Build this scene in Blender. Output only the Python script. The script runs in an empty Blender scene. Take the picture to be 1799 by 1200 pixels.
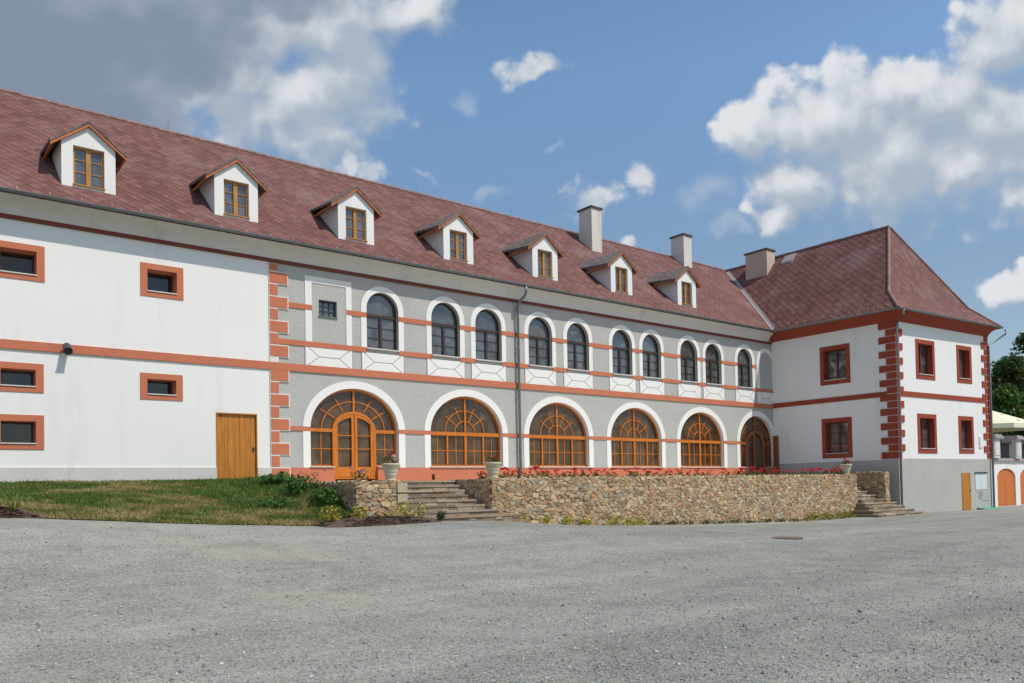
import bpy, math, random
import numpy as np
from mathutils import Vector, Matrix
from mathutils.geometry import tessellate_polygon

random.seed(7)
rng = np.random.default_rng(11)
scene = bpy.context.scene
col = scene.collection
PI = math.pi
R = math.radians

# ------------------------------------------------------------------ camera
CR = Vector((0.78576, -0.61824, -0.01919))
CU = Vector((0.00159, -0.02901, 0.99958))
CF = Vector((0.61854, 0.78545, 0.02181))
CAM = Vector((-10.0706, -25.8506, -0.3817))
cd = bpy.data.cameras.new('camera')
cam = bpy.data.objects.new('camera', cd)
col.objects.link(cam)
cd.sensor_width = 36.0
cd.lens = 27.8155
cd.shift_y = 0.12539
cd.clip_start = 0.1
cd.clip_end = 3000
m3 = Matrix((CR, CU, -CF)).transposed()
cam.matrix_world = Matrix.Translation(CAM) @ m3.to_4x4()
scene.camera = cam

# ------------------------------------------------------------------ node helper
class NT:
    def __init__(s, tree):
        s.t = tree; s.n = tree.nodes; s.l = tree.links
    def node(s, typ, props=None, **ins):
        n = s.n.new(typ)
        for k, v in (props or {}).items(): setattr(n, k, v)
        for k, v in ins.items():
            key = int(k[1:]) if k[0] == 'i' and k[1:].isdigit() else k.replace('_', ' ')
            s.put(n.inputs[key], v)
        return n
    def put(s, sock, v):
        if isinstance(v, bpy.types.NodeSocket): s.l.new(v, sock)
        else:
            if sock.type == 'RGBA' and len(v) == 3: v = (*v, 1)
            sock.default_value = v
    def math(s, op, a, b=0.0, c=None, clamp=False):
        n = s.n.new('ShaderNodeMath'); n.operation = op; n.use_clamp = clamp
        s.put(n.inputs[0], a); s.put(n.inputs[1], b)
        if c is not None: s.put(n.inputs[2], c)
        return n.outputs[0]
    def vmath(s, op, a, b=None):
        n = s.n.new('ShaderNodeVectorMath'); n.operation = op
        s.put(n.inputs[0], a)
        if b is not None: s.put(n.inputs[1], b)
        return n.outputs[1] if op in ('DOT_PRODUCT', 'LENGTH', 'DISTANCE') else n.outputs[0]
    def noise(s, vec, scale, detail=4, rough=.55, dist=0.0, out=0, dim='3D'):
        n = s.node('ShaderNodeTexNoise', {'noise_dimensions': dim}, Scale=scale, Detail=detail, Roughness=rough, Distortion=dist)
        if vec is not None: s.put(n.inputs['Vector'], vec)
        return n.outputs[out]
    def ramp(s, fac, stops, interp='LINEAR'):
        n = s.n.new('ShaderNodeValToRGB'); n.color_ramp.interpolation = interp
        e = n.color_ramp.elements
        while len(e) < len(stops): e.new(0.5)
        for el, (p, c) in zip(e, stops):
            el.position = p; el.color = (*c, 1) if len(c) == 3 else c
        s.put(n.inputs[0], fac)
        return n.outputs[0]
    def mix(s, fac, a, b, blend='MIX'):
        n = s.n.new('ShaderNodeMix'); n.data_type = 'RGBA'; n.blend_type = blend
        s.put(n.inputs[0], fac); s.put(n.inputs[6], a); s.put(n.inputs[7], b)
        return n.outputs[2]
    def mrange(s, v, a, b, c=0.0, d=1.0, smooth=True):
        n = s.n.new('ShaderNodeMapRange'); n.interpolation_type = 'SMOOTHSTEP' if smooth else 'LINEAR'
        for k, x in zip(range(5), (v, a, b, c, d)): s.put(n.inputs[k], x)
        return n.outputs[0]

# ------------------------------------------------------------------ sky, sun, exposure
SUN_TO = Vector((0.27, -0.64, 1.0)).normalized()          # towards the sun
EL = math.asin(SUN_TO.z); AZ = math.atan2(SUN_TO.x, SUN_TO.y)
world = bpy.data.worlds.new('World'); scene.world = world; world.use_nodes = True
wt = NT(world.node_tree); wt.n.clear()
sky = wt.n.new('ShaderNodeTexSky'); sky.sky_type = 'NISHITA'; sky.sun_disc = False
sky.sun_elevation = EL; sky.sun_rotation = AZ
sky.altitude = 450; sky.air_density = 1.0; sky.dust_density = 0.6; sky.ozone_density = 1.6
dirv = wt.n.new('ShaderNodeTexCoord').outputs['Generated']
dirv = wt.vmath('NORMALIZE', dirv)
df = wt.math('MAXIMUM', wt.vmath('DOT_PRODUCT', dirv, tuple(CF)), 0.08)
gx = wt.math('DIVIDE', wt.vmath('DOT_PRODUCT', dirv, tuple(CR)), df)
gy = wt.math('DIVIDE', wt.vmath('DOT_PRODUCT', dirv, tuple(CU)), df)
cx3 = wt.node('ShaderNodeCombineXYZ', None, X=gx, Y=gy, Z=0.0).outputs[0]
# warp so that outlines billow
def warp(p):
    wn = wt.noise(p, 7.0, 4, .6, out=1, dim='2D')
    wv = wt.vmath('SCALE', wt.vmath('SUBTRACT', wn, (.5, .5, .5))); wv.node.inputs[3].default_value = 0.09
    return wt.vmath('ADD', p, wv)
def billow(p):
    """rounded cauliflower lumps at three sizes, minus a wispy part"""
    acc = None
    for sc, am in ((15, .50), (36, .28)):
        vo = wt.node('ShaderNodeTexVoronoi', {'feature': 'SMOOTH_F1', 'voronoi_dimensions': '2D'}, i0=p, Scale=float(sc), Smoothness=.55)
        q = wt.math('MULTIPLY', wt.math('SUBTRACT', .42, vo.outputs['Distance']), am)
        acc = q if acc is None else wt.math('ADD', acc, q)
    return wt.math('ADD', acc, wt.math('MULTIPLY', wt.math('SUBTRACT', wt.noise(p, 11.0, 7, .62, dim='2D'), .5), .80))
def field(p, blobs):
    acc = None
    for (bx, by, rx, ry, a) in blobs:
        d = wt.vmath('SUBTRACT', p, (bx, by, 0))
        u = wt.vmath('DOT_PRODUCT', d, (math.cos(a) / rx, math.sin(a) / rx, 0))
        v = wt.vmath('DOT_PRODUCT', d, (-math.sin(a) / ry, math.cos(a) / ry, 0))
        rr = wt.math('SQRT', wt.math('ADD', wt.math('MULTIPLY', u, u), wt.math('MULTIPLY', v, v)))
        w = wt.math('SUBTRACT', 1.0, rr)
        acc = w if acc is None else wt.math('SMOOTH_MAX', acc, w, 0.12)
    return acc
WHITE = [(0.47,0.405,0.17,0.085,.12),(0.60,0.43,0.12,0.09,.3),(0.412,0.425,0.140,0.090,0.25),(0.533,0.464,0.108,0.079,0.30),(0.626,0.536,0.086,0.079,0.60),(0.367,0.367,0.079,0.047,0),(0.470,0.385,0.140,0.082,0),(0.590,0.385,0.108,0.054,0.35),(0.641,0.349,0.079,0.043,0),(0.295,0.410,0.050,0.043,0),(0.328,0.330,0.036,0.022,0),(0.637,0.220,0.043,0.029,-0.30),
         (-0.275,0.455,0.125,0.070,0.15),(-0.215,0.490,0.085,0.110,0.1),(-0.225,0.560,0.120,0.080,0.3),(-0.130,0.588,0.095,0.040,0.35),(-0.345,0.475,0.075,0.045,0),(-0.24,0.42,0.07,0.05,0)]
SMALL = [(-0.192,0.384,0.034,0.026,0),(-0.222,0.386,0.022,0.014,0),(0.092,0.338,0.066,0.030,0.35),(0.153,0.369,0.028,0.034,0.50),(0.144,0.291,0.020,0.016,0),(0.011,0.508,0.050,0.021,0.15)]
WISP = [(0.277,0.315,0.036,0.014,0),(-0.057,0.461,0.024,0.024,-0.30),(-0.118,0.367,0.029,0.009,-0.20),(0.052,0.414,0.012,0.010,0),(0.25,0.345,0.05,0.03,0),(-.02,.355,.03,.012,0)]
GREY = [(-0.62,0.52,0.28,0.22,0),(-0.46,0.56,0.20,0.14,0),(-0.33,0.605,0.13,0.06,0.1),(-0.53,0.44,0.17,0.10,-.25)]
cw = warp(cx3); bl0 = billow(cx3)
fbm2 = wt.noise(cx3, 4.0, 4, .5, dim='2D')
up = wt.vmath('ADD', cx3, (-.012, .026, 0))
f0 = wt.math('ADD', field(cw, WHITE), wt.math('ADD', bl0, .13))
f1 = wt.math('ADD', field(warp(up), WHITE), wt.math('ADD', billow(up), .13))
lit = wt.math('ADD', wt.math('MULTIPLY', wt.math('SUBTRACT', f0, f1), 1.15), wt.math('MULTIPLY', wt.math('SUBTRACT', .55, f0), .30))
lit = wt.mrange(wt.math('ADD', lit, wt.math('MULTIPLY', wt.math('SUBTRACT', fbm2, .5), .5)), -.30, .78)
soft = wt.math('ADD', .27, wt.math('MULTIPLY', wt.math('SUBTRACT', 1.0, lit), .55))
mw = wt.math('MULTIPLY', wt.mrange(f0, -.02, soft), .97)
fg = wt.math('ADD', field(cw, GREY), wt.math('MULTIPLY', wt.math('ADD', bl0, wt.math('SUBTRACT', fbm2, .5)), .55))
mg = wt.mrange(fg, -.15, .45)
sn = wt.noise(cx3, 20.0, 7, .62, dim='2D')
fsm = wt.math('ADD', field(cw, SMALL), wt.math('ADD', wt.math('MULTIPLY', bl0, .7), wt.math('MULTIPLY', wt.math('SUBTRACT', sn, .5), 1.5)))
msm = wt.math('MULTIPLY', wt.mrange(fsm, .05, .72), .92)
fs = wt.math('ADD', field(cw, WISP), bl0)
ms = wt.math('MULTIPLY', wt.mrange(fs, 0.1, 1.0), .30)
# elsewhere in the sky: scattered cloud of the same kind
behind = wt.mrange(wt.vmath('DOT_PRODUCT', dirv, tuple(CF)), 0.25, 0.45, 1.0, 0.0)
selev = wt.node('ShaderNodeSeparateXYZ', None, i0=dirv).outputs[2]
dz = wt.math('MAXIMUM', selev, 0.05)
gp = wt.node('ShaderNodeVectorMath', {'operation': 'DIVIDE'}, i0=dirv,
             i1=wt.node('ShaderNodeCombineXYZ', None, X=dz, Y=dz, Z=1.0).outputs[0]).outputs[0]
mo = wt.math('MULTIPLY', wt.mrange(wt.noise(gp, 1.3, 5, .6, dim='2D'), .53, .72), behind)
ahead = wt.math('SUBTRACT', 1.0, behind)
mw = wt.math('MULTIPLY', mw, ahead); mg = wt.math('MULTIPLY', mg, ahead); msm = wt.math('MULTIPLY', msm, ahead); ms = wt.math('MULTIPLY', ms, ahead)
CB = 6.6
white_c = wt.mix(lit, (.46*CB, .54*CB, .64*CB), (.88*CB, .90*CB, .93*CB))
grey_c = wt.mix(wt.mrange(wt.math('ADD', fg, wt.math('MULTIPLY', wt.math('SUBTRACT', fbm2, .5), .9)), .05, .75), (.40*CB, .465*CB, .565*CB), (.26*CB, .33*CB, .44*CB))
skyc = wt.vmath('MULTIPLY', sky.outputs[0], wt.ramp(selev, [(.05, (.82, .78, .72)), (.24, (.93, .91, .85)), (.46, (1.18, 1.30, 1.29)), (.9, (.9, 1.0, 1.0))]))
c = wt.mix(ms, skyc, (.74*CB, .79*CB, .87*CB))
c = wt.mix(mo, c, (.52*CB, .53*CB, .54*CB))
c = wt.mix(msm, c, wt.mix(wt.mrange(sn, .40, .62), (.60*CB, .665*CB, .75*CB), (.80*CB, .825*CB, .86*CB)))
c = wt.mix(mw, c, white_c)
c = wt.mix(mg, c, grey_c)
bg = wt.node('ShaderNodeBackground', None, Color=c, Strength=0.125)
wt.l.new(bg.outputs[0], wt.n.new('ShaderNodeOutputWorld').inputs[0])

sl = bpy.data.lights.new('sun', 'SUN'); sl.energy = 3.3; sl.angle = R(0.5); sl.color = (1.0, 0.95, 0.86)
sun = bpy.data.objects.new('sun', sl); col.objects.link(sun)
sun.rotation_euler = (-SUN_TO).to_track_quat('-Z', 'Y').to_euler()
sun.location = (0, -20, 40)
scene.view_settings.view_transform = 'Standard'; scene.view_settings.look = 'None'
scene.view_settings.gamma = 1.0; scene.view_settings.exposure = 0.08
scene.render.engine = 'CYCLES'
scene.cycles.use_denoising = True
scene.cycles.max_bounces = 6; scene.cycles.transparent_max_bounces = 12

# ------------------------------------------------------------------ materials
def new_mat(name):
    m = bpy.data.materials.new(name); m.use_nodes = True
    t = NT(m.node_tree); b = t.n.get('Principled BSDF')
    return m, t, b
def obj_coord(t): return t.n.new('ShaderNodeTexCoord').outputs['Object']
def plaster(name, c, var=.08, big=.35, fine=40, bump=.15, rough=.9, grain=.0, stain=None):
    m, t, b = new_mat(name); v = obj_coord(t)
    n1 = t.noise(v, big, 5, .6); n2 = t.noise(v, fine, 4, .6)
    f = t.math('ADD', t.math('MULTIPLY', t.math('SUBTRACT', n1, .5), var * 3), t.math('MULTIPLY', t.math('SUBTRACT', n2, .5), grain))
    f = t.math('ADD', f, 1.0)
    cc = t.vmath('SCALE', tuple(c)); t.put(cc.node.inputs[3], f)
    if stain:
        sv = t.node('ShaderNodeMapping', None, i0=v); sv.inputs['Scale'].default_value = (1.6, 1.6, .22)
        s = t.mrange(t.noise(sv.outputs[0], 1.0, 6, .65), .52, .75)
        cc = t.mix(t.math('MULTIPLY', s, stain[1]), cc, stain[0])
    t.put(b.inputs['Base Color'], cc); b.inputs['Roughness'].default_value = rough
    b.inputs['Specular IOR Level'].default_value = .2
    bn = t.node('ShaderNodeBump', None, Strength=bump, Distance=.02, Height=t.math('ADD', n2, t.math('MULTIPLY', t.noise(v, fine * .15, 3), .6)))
    t.put(b.inputs['Normal'], bn.outputs[0])
    return m
def wood(name, c, c2, axis=2, rough=.5, scale=1.0):
    m, t, b = new_mat(name); v = obj_coord(t)
    mp = t.node('ShaderNodeMapping', None, i0=v)
    s = [14 * scale, 14 * scale, 14 * scale]; s[axis] = .9 * scale; mp.inputs['Scale'].default_value = s
    n = t.noise(mp.outputs[0], 1.0, 6, .65, .6)
    t.put(b.inputs['Base Color'], t.ramp(n, [(.3, c2), (.62, c)])); b.inputs['Roughness'].default_value = rough
    bn = t.node('ShaderNodeBump', None, Strength=.12, Distance=.01, Height=n); t.put(b.inputs['Normal'], bn.outputs[0])
    return m
def plain(name, c, rough=.6, metal=0.0, var=.15, scale=12):
    m, t, b = new_mat(name); v = obj_coord(t)
    n = t.noise(v, scale, 4)
    cc = t.vmath('SCALE', tuple(c)); t.put(cc.node.inputs[3], t.math('ADD', 1 - var, t.math('MULTIPLY', n, 2 * var)))
    t.put(b.inputs['Base Color'], cc); b.inputs['Roughness'].default_value = rough; b.inputs['Metallic'].default_value = metal
    return m
def attr_mat(name, rough=.85, bump=0.0, bscale=30, trans=0.0, noise_var=.25, nscale=25, spec=.25):
    m, t, b = new_mat(name)
    a = t.n.new('ShaderNodeVertexColor'); a.layer_name = 'Col'
    v = obj_coord(t); n = t.noise(v, nscale, 5, .6)
    cc = t.vmath('SCALE', a.outputs[0]); t.put(cc.node.inputs[3], t.math('ADD', 1 - noise_var, t.math('MULTIPLY', n, 2 * noise_var)))
    t.put(b.inputs['Base Color'], cc); b.inputs['Roughness'].default_value = rough
    b.inputs['Specular IOR Level'].default_value = spec
    if bump:
        bn = t.node('ShaderNodeBump', None, Strength=bump, Distance=.02, Height=t.noise(v, bscale, 5)); t.put(b.inputs['Normal'], bn.outputs[0])
    if trans:
        tr = t.node('ShaderNodeBsdfTranslucent', None, Color=cc)
        mx = t.node('ShaderNodeMixShader', None, i0=trans, i1=b.outputs[0], i2=tr.outputs[0])
        t.l.new(mx.outputs[0], t.n.get('Material Output').inputs[0])
    return m
def glass(name, tint, rough=.02, gain=2.6, refl_tone=(.2, .2, .2), cover=.3):
    m, t, b = new_mat(name); t.n.remove(b)
    v = obj_coord(t)
    bn = t.node('ShaderNodeBump', None, Strength=.04, Distance=.05, Height=t.noise(v, 2.2, 2))
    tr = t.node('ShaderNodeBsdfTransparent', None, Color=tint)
    di = t.node('ShaderNodeBsdfDiffuse', None, Color=refl_tone)  # diffuse tone painted in for reflected surroundings
    cov = t.math('MULTIPLY', t.mrange(t.noise(v, 1.3, 5, .65, .8), .3, .7, .35, 1.5), cover, clamp=True)  # mottled coverage, imitating broken reflections
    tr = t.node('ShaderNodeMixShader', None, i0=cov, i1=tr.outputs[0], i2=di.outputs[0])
    gl = t.node('ShaderNodeBsdfGlossy', None, Color=(.9, .93, .95), Roughness=rough, Normal=bn.outputs[0])
    fr = t.node('ShaderNodeFresnel', None, IOR=1.52)
    f = t.math('MULTIPLY', fr.outputs[0], gain, clamp=True)
    mx = t.node('ShaderNodeMixShader', None, i0=f, i1=tr.outputs[0], i2=gl.outputs[0])
    t.l.new(mx.outputs[0], t.n.get('Material Output').inputs[0])
    return m
def roof_mat(name, a, b2, c3, pale, tile=.30):
    m, t, b = new_mat(name)
    uv = t.n.new('ShaderNodeUVMap').outputs[0]; v = obj_coord(t)
    mp = t.node('ShaderNodeMapping', None, i0=uv); mp.inputs['Rotation'].default_value = (0, 0, R(45)); mp.inputs['Scale'].default_value = (1 / tile, 1 / tile, 1)
    p = t.vmath('ADD', mp.outputs[0], t.vmath('SCALE', t.noise(uv, 1.5, 2, out=1)))
    p.node.inputs[1].links[0].from_node.inputs[3].default_value = .05
    cell = t.vmath('FLOOR', p); fr = t.vmath('FRACTION', p)
    rnd = t.node('ShaderNodeTexWhiteNoise', {'noise_dimensions': '2D'}, i0=cell).outputs[0]
    sp = t.node('ShaderNodeSeparateXYZ', None, i0=fr)
    ex = t.math('MINIMUM', sp.outputs[0], sp.outputs[1])
    ln = t.mrange(ex, 0.02, 0.12)
    n1 = t.noise(v, .55, 6, .65); n2 = t.noise(v, 5, 5, .6)
    fy = t.mrange(sp.outputs[0], 0.0, .12); fx = t.mrange(sp.outputs[1], 0.0, .24)
    n3 = t.noise(v, 14, 4, .7)
    vv = t.math('ADD', t.math('MULTIPLY', rnd, .28), t.math('ADD', t.math('MULTIPLY', n2, .42), t.math('MULTIPLY', n3, .30)))
    vv = t.math('ADD', vv, t.math('MULTIPLY', t.math('SUBTRACT', sp.outputs[1], .5), -.22))  # painted highlight: each tile lightens towards its lower edge
    cc = t.ramp(vv, [(.28, a), (.5, b2), (.72, c3)])
    cc = t.mix(t.math('MULTIPLY', t.mrange(n1, .46, .72), .45), cc, pale)
    cc = t.mix(t.math('MULTIPLY', t.mrange(t.noise(v, 1.1, 7, .7), .52, .74), .35), cc, (.065, .036, .032))
    cc = t.mix(t.math('MULTIPLY', t.math('SUBTRACT', 1.0, fx), .65), cc, (.045, .02, .018))  # shadow line below each tile edge, painted into the colour
    cc = t.mix(t.math('MULTIPLY', t.math('SUBTRACT', 1.0, fy), .40), cc, (.045, .02, .018))
    t.put(b.inputs['Base Color'], cc); b.inputs['Roughness'].default_value = .75; b.inputs['Specular IOR Level'].default_value = .3
    h = t.math('ADD', t.math('MULTIPLY', t.math('ADD', sp.outputs[0], sp.outputs[1]), -.35), t.math('MULTIPLY', ln, .5))
    h = t.math('ADD', h, t.math('MULTIPLY', n2, .25))
    bn = t.node('ShaderNodeBump', None, Strength=.55, Distance=.03, Height=h); t.put(b.inputs['Normal'], bn.outputs[0])
    return m

M = {}
M['white'] = plaster('white_plaster', (.80, .785, .745), .018, .5, 30, .12, stain=((.58, .565, .52), .30))
M['white_trim'] = plaster('white_trim', (.80, .78, .73), .02, .8, 50, .08)
M['grey'] = plaster('grey_roughcast', (.445, .437, .40), .08, .9, 11, .7, grain=.42, stain=((.36, .36, .34), .35))
M['plinth'] = plaster('cement_plinth', (.60, .575, .53), .10, .8, 26, .3, grain=.3, stain=((.33, .32, .30), .35))
M['orange'] = plaster('terracotta_paint', (.53, .175, .095), .08, .7, 40, .15, grain=.12, stain=((.47, .21, .14), .45))
M['brown'] = plaster('red_brown_paint', (.19, .06, .042), .05, .7, 40, .12)
M['wingred'] = plaster('oxide_red_paint', (.31, .065, .037), .05, .7, 40, .12)
M['joint'] = plaster('joint_paint', (.74, .68, .62), .02, .8, 50, .05)
M['line'] = plain('grey_line_paint', (.30, .25, .26), .9)
M['cove'] = plaster('cornice_plaster', (.66, .645, .60), .04, .5, 30, .1, stain=((.40, .37, .32), .4))
M['interior'] = plaster('room_plaster', (.56, .37, .24), .05, .5, 20, .1)
M['owood'] = wood('honey_wood', (.60, .175, .008), (.46, .11, .005))
M['door'] = wood('plank_wood', (.56, .22, .02), (.33, .10, .008), rough=.45, scale=1.2)
M['owood_shade'] = wood('shaded_honey_wood', (.33, .095, .02), (.22, .055, .01))  # honey wood darkened, shade of the corner doorway put into its colour
M['gate'] = wood('gate_wood', (.62, .17, .02), (.48, .11, .012))
M['dwood'] = wood('dark_brown_wood', (.045, .028, .02), (.03, .018, .014))
M['ochre'] = wood('ochre_wood', (.48, .22, .03), (.34, .13, .015))
M['barge'] = wood('barge_wood', (.50, .14, .03), (.32, .075, .018), axis=0)
M['redwood'] = wood('mahogany_wood', (.13, .03, .02), (.08, .018, .012))
M['metal'] = plain('zinc_metal', (.20, .23, .24), .45, .6)
M['dmetal'] = plain('dark_metal', (.05, .055, .06), .5, .3)
M['light'] = plain('pale_sill_metal', (.62, .58, .55), .5)
M['glass'] = glass('window_glass', (.55, .55, .55), gain=2.6, refl_tone=(.21, .205, .20), cover=.42)
M['dglass'] = glass('dark_glass', (.4, .4, .4), gain=1.5, refl_tone=(.12, .12, .12), cover=.12)
M['bglass'] = glass('warm_reflection_glass', (.92, .84, .74), gain=1.1, refl_tone=(.20, .115, .06), cover=.40)  # brown diffuse tone stands in for warm reflections
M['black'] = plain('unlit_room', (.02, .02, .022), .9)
M['roof'] = roof_mat('red_diamond_tiles', (.112, .045, .037), (.176, .072, .060), (.232, .104, .087), (.33, .215, .19))
M['roofgrey'] = roof_mat('weathered_grey_tiles', (.125, .10, .092), (.175, .14, .125), (.22, .175, .155), (.25, .21, .19), .3)
M['ridge'] = plain('ridge_tile_clay', (.26, .15, .13), .8, 0, .6, 1.6)
M['valley'] = plain('valley_flashing', (.40, .35, .33), .6, .2, .25, 3)
M['chim'] = plaster('chimney_plaster', (.66, .62, .56), .12, 1.1, 25, .2, stain=((.38, .30, .20), .5))
M['chimcap'] = plain('chimney_slab', (.10, .085, .07), .9, 0, .4, 6)
M['curtain'] = plain('white_curtain', (.70, .70, .70), .9)
M['stone'] = attr_mat('rubble_stone', .9, .8, 30, noise_var=.5, nscale=22)
M['pot'] = plaster('cast_stone', (.56, .50, .38), .08, 3, 40, .15)
M['leaf'] = attr_mat('leaf_green', .6, trans=.25, noise_var=.3, nscale=6)
M['petal'] = attr_mat('petals', .6, trans=.2, noise_var=.15, nscale=20)
M['grass'] = attr_mat('grass_blades', .65, trans=.25, noise_var=.25, nscale=3)
M['bark'] = plain('tree_bark', (.11, .08, .055), .95, 0, .4, 8)
M['pebble'] = attr_mat('gravel_stones', .9, noise_var=.2)
M['canvas'] = plain('cream_canvas', (.82, .78, .55), .85, 0, .04)
M['board'] = plain('white_board', (.62, .67, .69), .6, 0, .05)
M['teal'] = plain('teal_sheet', (.10, .36, .27), .7)

# ------------------------------------------------------------------ mesh helpers
class MB:
    def __init__(s): s.v = []; s.f = []; s.c = []; s.M = None
    def add(s, vs, fs, c=None):
        o = len(s.v); s.v.extend(tuple(x) for x in vs); s.f.extend(tuple(i + o for i in f) for f in fs)
        if c is not None: s.c.extend([c] * len(vs) if not hasattr(c[0], '__len__') else c)
        return s
    def box(s, x0, x1, y0, y1, z0, z1, c=None):
        vs = [(x, y, z) for z in (z0, z1) for x, y in ((x0, y0), (x1, y0), (x1, y1), (x0, y1))]
        return s.add(vs, [(3, 2, 1, 0), (4, 5, 6, 7), (0, 1, 5, 4), (1, 2, 6, 5), (2, 3, 7, 6), (3, 0, 4, 7)], c)
    def prism(s, poly, y0, y1):
        """poly in (x,z), CCW seen from -y"""
        n = len(poly)
        vs = [(x, y0, z) for x, z in poly] + [(x, y1, z) for x, z in poly]
        fs = [tuple(range(n)), tuple(range(2 * n - 1, n - 1, -1))] + [((i + 1) % n, i, n + i, n + (i + 1) % n) for i in range(n)]
        return s.add(vs, fs)
    def bar(s, p, q, w, y0, y1):
        d = Vector((q[0] - p[0], q[1] - p[1])); d.normalize(); nx, nz = -d.y * w / 2, d.x * w / 2
        return s.prism([(p[0] - nx, p[1] - nz), (q[0] - nx, q[1] - nz), (q[0] + nx, q[1] + nz), (p[0] + nx, p[1] + nz)], y0, y1)
    def strip(s, outer, inner, y0, y1, closed=False):
        n = len(outer); m = n if closed else n - 1
        vs = [(x, y, z) for y in (y0, y1) for x, z in list(outer) + list(inner)]
        fs = []
        for i in range(m):
            j = (i + 1) % n
            fs += [(i, j, n + j, n + i), (2 * n + j, 2 * n + i, 3 * n + i, 3 * n + j),
                   (j, i, 2 * n + i, 2 * n + j), (n + i, n + j, 3 * n + j, 3 * n + i)]
        if not closed:
            fs += [(0, n, 3 * n, 2 * n), (n - 1, 2 * n + n - 1, 3 * n + n - 1, n + n - 1)]
        return s.add(vs, fs)
    def reveal(s, prof, y0, y1, closed=True):
        n = len(prof); vs = [(x, y0, z) for x, z in prof] + [(x, y1, z) for x, z in prof]
        return s.add(vs, [(i, (i + 1) % n, n + (i + 1) % n, n + i) for i in range(n if closed else n - 1)])
    def wall(s, outer, holes, y=0.0):
        loops = [[Vector((x, z, 0)) for x, z in l] for l in [outer] + holes]
        tri = tessellate_polygon(loops); pts = [p for l in loops for p in l]
        fs = []
        for a, b, c in tri:
            A, B, C = pts[a], pts[b], pts[c]
            fs.append((a, b, c) if (B - A).cross(C - A).z > 0 else (a, c, b))
        return s.add([(p.x, y, p.y) for p in pts], fs)
    def tube(s, pts, r, n=8, r1=None, cap=True):
        pts = [Vector(p) for p in pts]; k = len(pts); vs = []
        for i, p in enumerate(pts):
            d = (pts[min(i + 1, k - 1)] - pts[max(i - 1, 0)]).normalized()
            a = d.orthogonal().normalized() if abs(d.z) < .9 else Vector((1, 0, 0)); a = (a - d * a.dot(d)).normalized(); b = d.cross(a)
            rr = r if r1 is None else r + (r1 - r) * i / (k - 1)
            vs += [p + (a * math.cos(2 * PI * j / n) + b * math.sin(2 * PI * j / n)) * rr for j in range(n)]
        fs = [(i * n + j, i * n + (j + 1) % n, (i + 1) * n + (j + 1) % n, (i + 1) * n + j) for i in range(k - 1) for j in range(n)]
        if cap: fs += [tuple(range(n - 1, -1, -1)), tuple((k - 1) * n + j for j in range(n))]
        return s.add(vs, fs)
    def lathe(s, prof, n=20):
        vs = [(r * math.cos(2 * PI * j / n), r * math.sin(2 * PI * j / n), z) for r, z in prof for j in range(n)]
        k = len(prof)
        fs = [(i * n + j, i * n + (j + 1) % n, (i + 1) * n + (j + 1) % n, (i + 1) * n + j) for i in range(k - 1) for j in range(n)]
        fs += [tuple(range(n - 1, -1, -1)), tuple((k - 1) * n + j for j in range(n))]
        return s.add(vs, fs)
    def slab(s, polys, dz):
        """closed sheet: polys as lists of 3D points, seen from above, thickness dz downward"""
        key = {}; top = []
        def idx(p):
            k = tuple(round(x, 4) for x in p)
            if k not in key: key[k] = len(top); top.append(tuple(p))
            return key[k]
        F = [tuple(idx(p) for p in poly) for poly in polys]; n = len(top)
        edges = {}
        for f in F:
            for i in range(len(f)): edges[(f[i], f[(i + 1) % len(f)])] = 1
        fs = list(F) + [tuple(i + n for i in reversed(f)) for f in F]
        for (a, b) in edges:
            if (b, a) not in edges: fs.append((b, a, a + n, b + n))
        return s.add(top + [(x, y, z - dz) for x, y, z in top], fs)
    def build(s, name, mat, parent=None, smooth=False, uv=False, frame=None):
        vs = s.v
        if frame is not None: vs = [tuple(frame @ Vector(p)) for p in vs]
        root = parent
        while root is not None and root.parent is not None: root = root.parent
        o3 = Vector(root['_loc']) if root is not None and '_loc' in root else Vector((0, 0, 0))
        if o3.length: vs = [(x - o3.x, y - o3.y, z - o3.z) for x, y, z in vs]
        me = bpy.data.meshes.new(name); me.from_pydata(vs, [], s.f); me.update()
        if s.c:
            a = me.color_attributes.new('Col', 'FLOAT_COLOR', 'POINT')
            arr = np.ones((len(vs), 4), dtype=np.float32); arr[:, :3] = np.array(s.c, dtype=np.float32)[:, :3]
            a.data.foreach_set('color', arr.ravel())
        if uv:
            lay = me.uv_layers.new(name='UVMap')
            for p in me.polygons:
                nrm = p.normal
                v = Vector((0, 0, 1)) - nrm * nrm.z
                v = v.normalized() if v.length > 1e-3 else Vector((0, 1, 0)); u = v.cross(nrm)
                for li in p.loop_indices:
                    q = me.vertices[me.loops[li].vertex_index].co + o3
                    lay.data[li].uv = (q.dot(u), q.dot(v))
        me.materials.append(mat)
        if smooth: me.polygons.foreach_set('use_smooth', [True] * len(me.polygons))
        o = bpy.data.objects.new(name, me); col.objects.link(o)
        if parent is not None: o.parent = parent
        return o
def tag(o, label, cat, group=None):
    o['label'] = label; o['category'] = cat
    if group: o['group'] = group
    return o
def thing(name, label, cat, loc=(0, 0, 0), group=None):
    o = bpy.data.objects.new(name, None); col.objects.link(o); o.location = loc; o['_loc'] = tuple(loc)
    o.empty_display_size = .3
    return tag(o, label, cat, group)
def kind(o, k): o['kind'] = k; return o
def copy_tree(o, parent=None):
    c = o.copy(); col.objects.link(c)
    if parent is not None: c.parent = parent
    for ch in [x for x in bpy.data.objects if x.parent == o]: copy_tree(ch, c)
    return c

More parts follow.
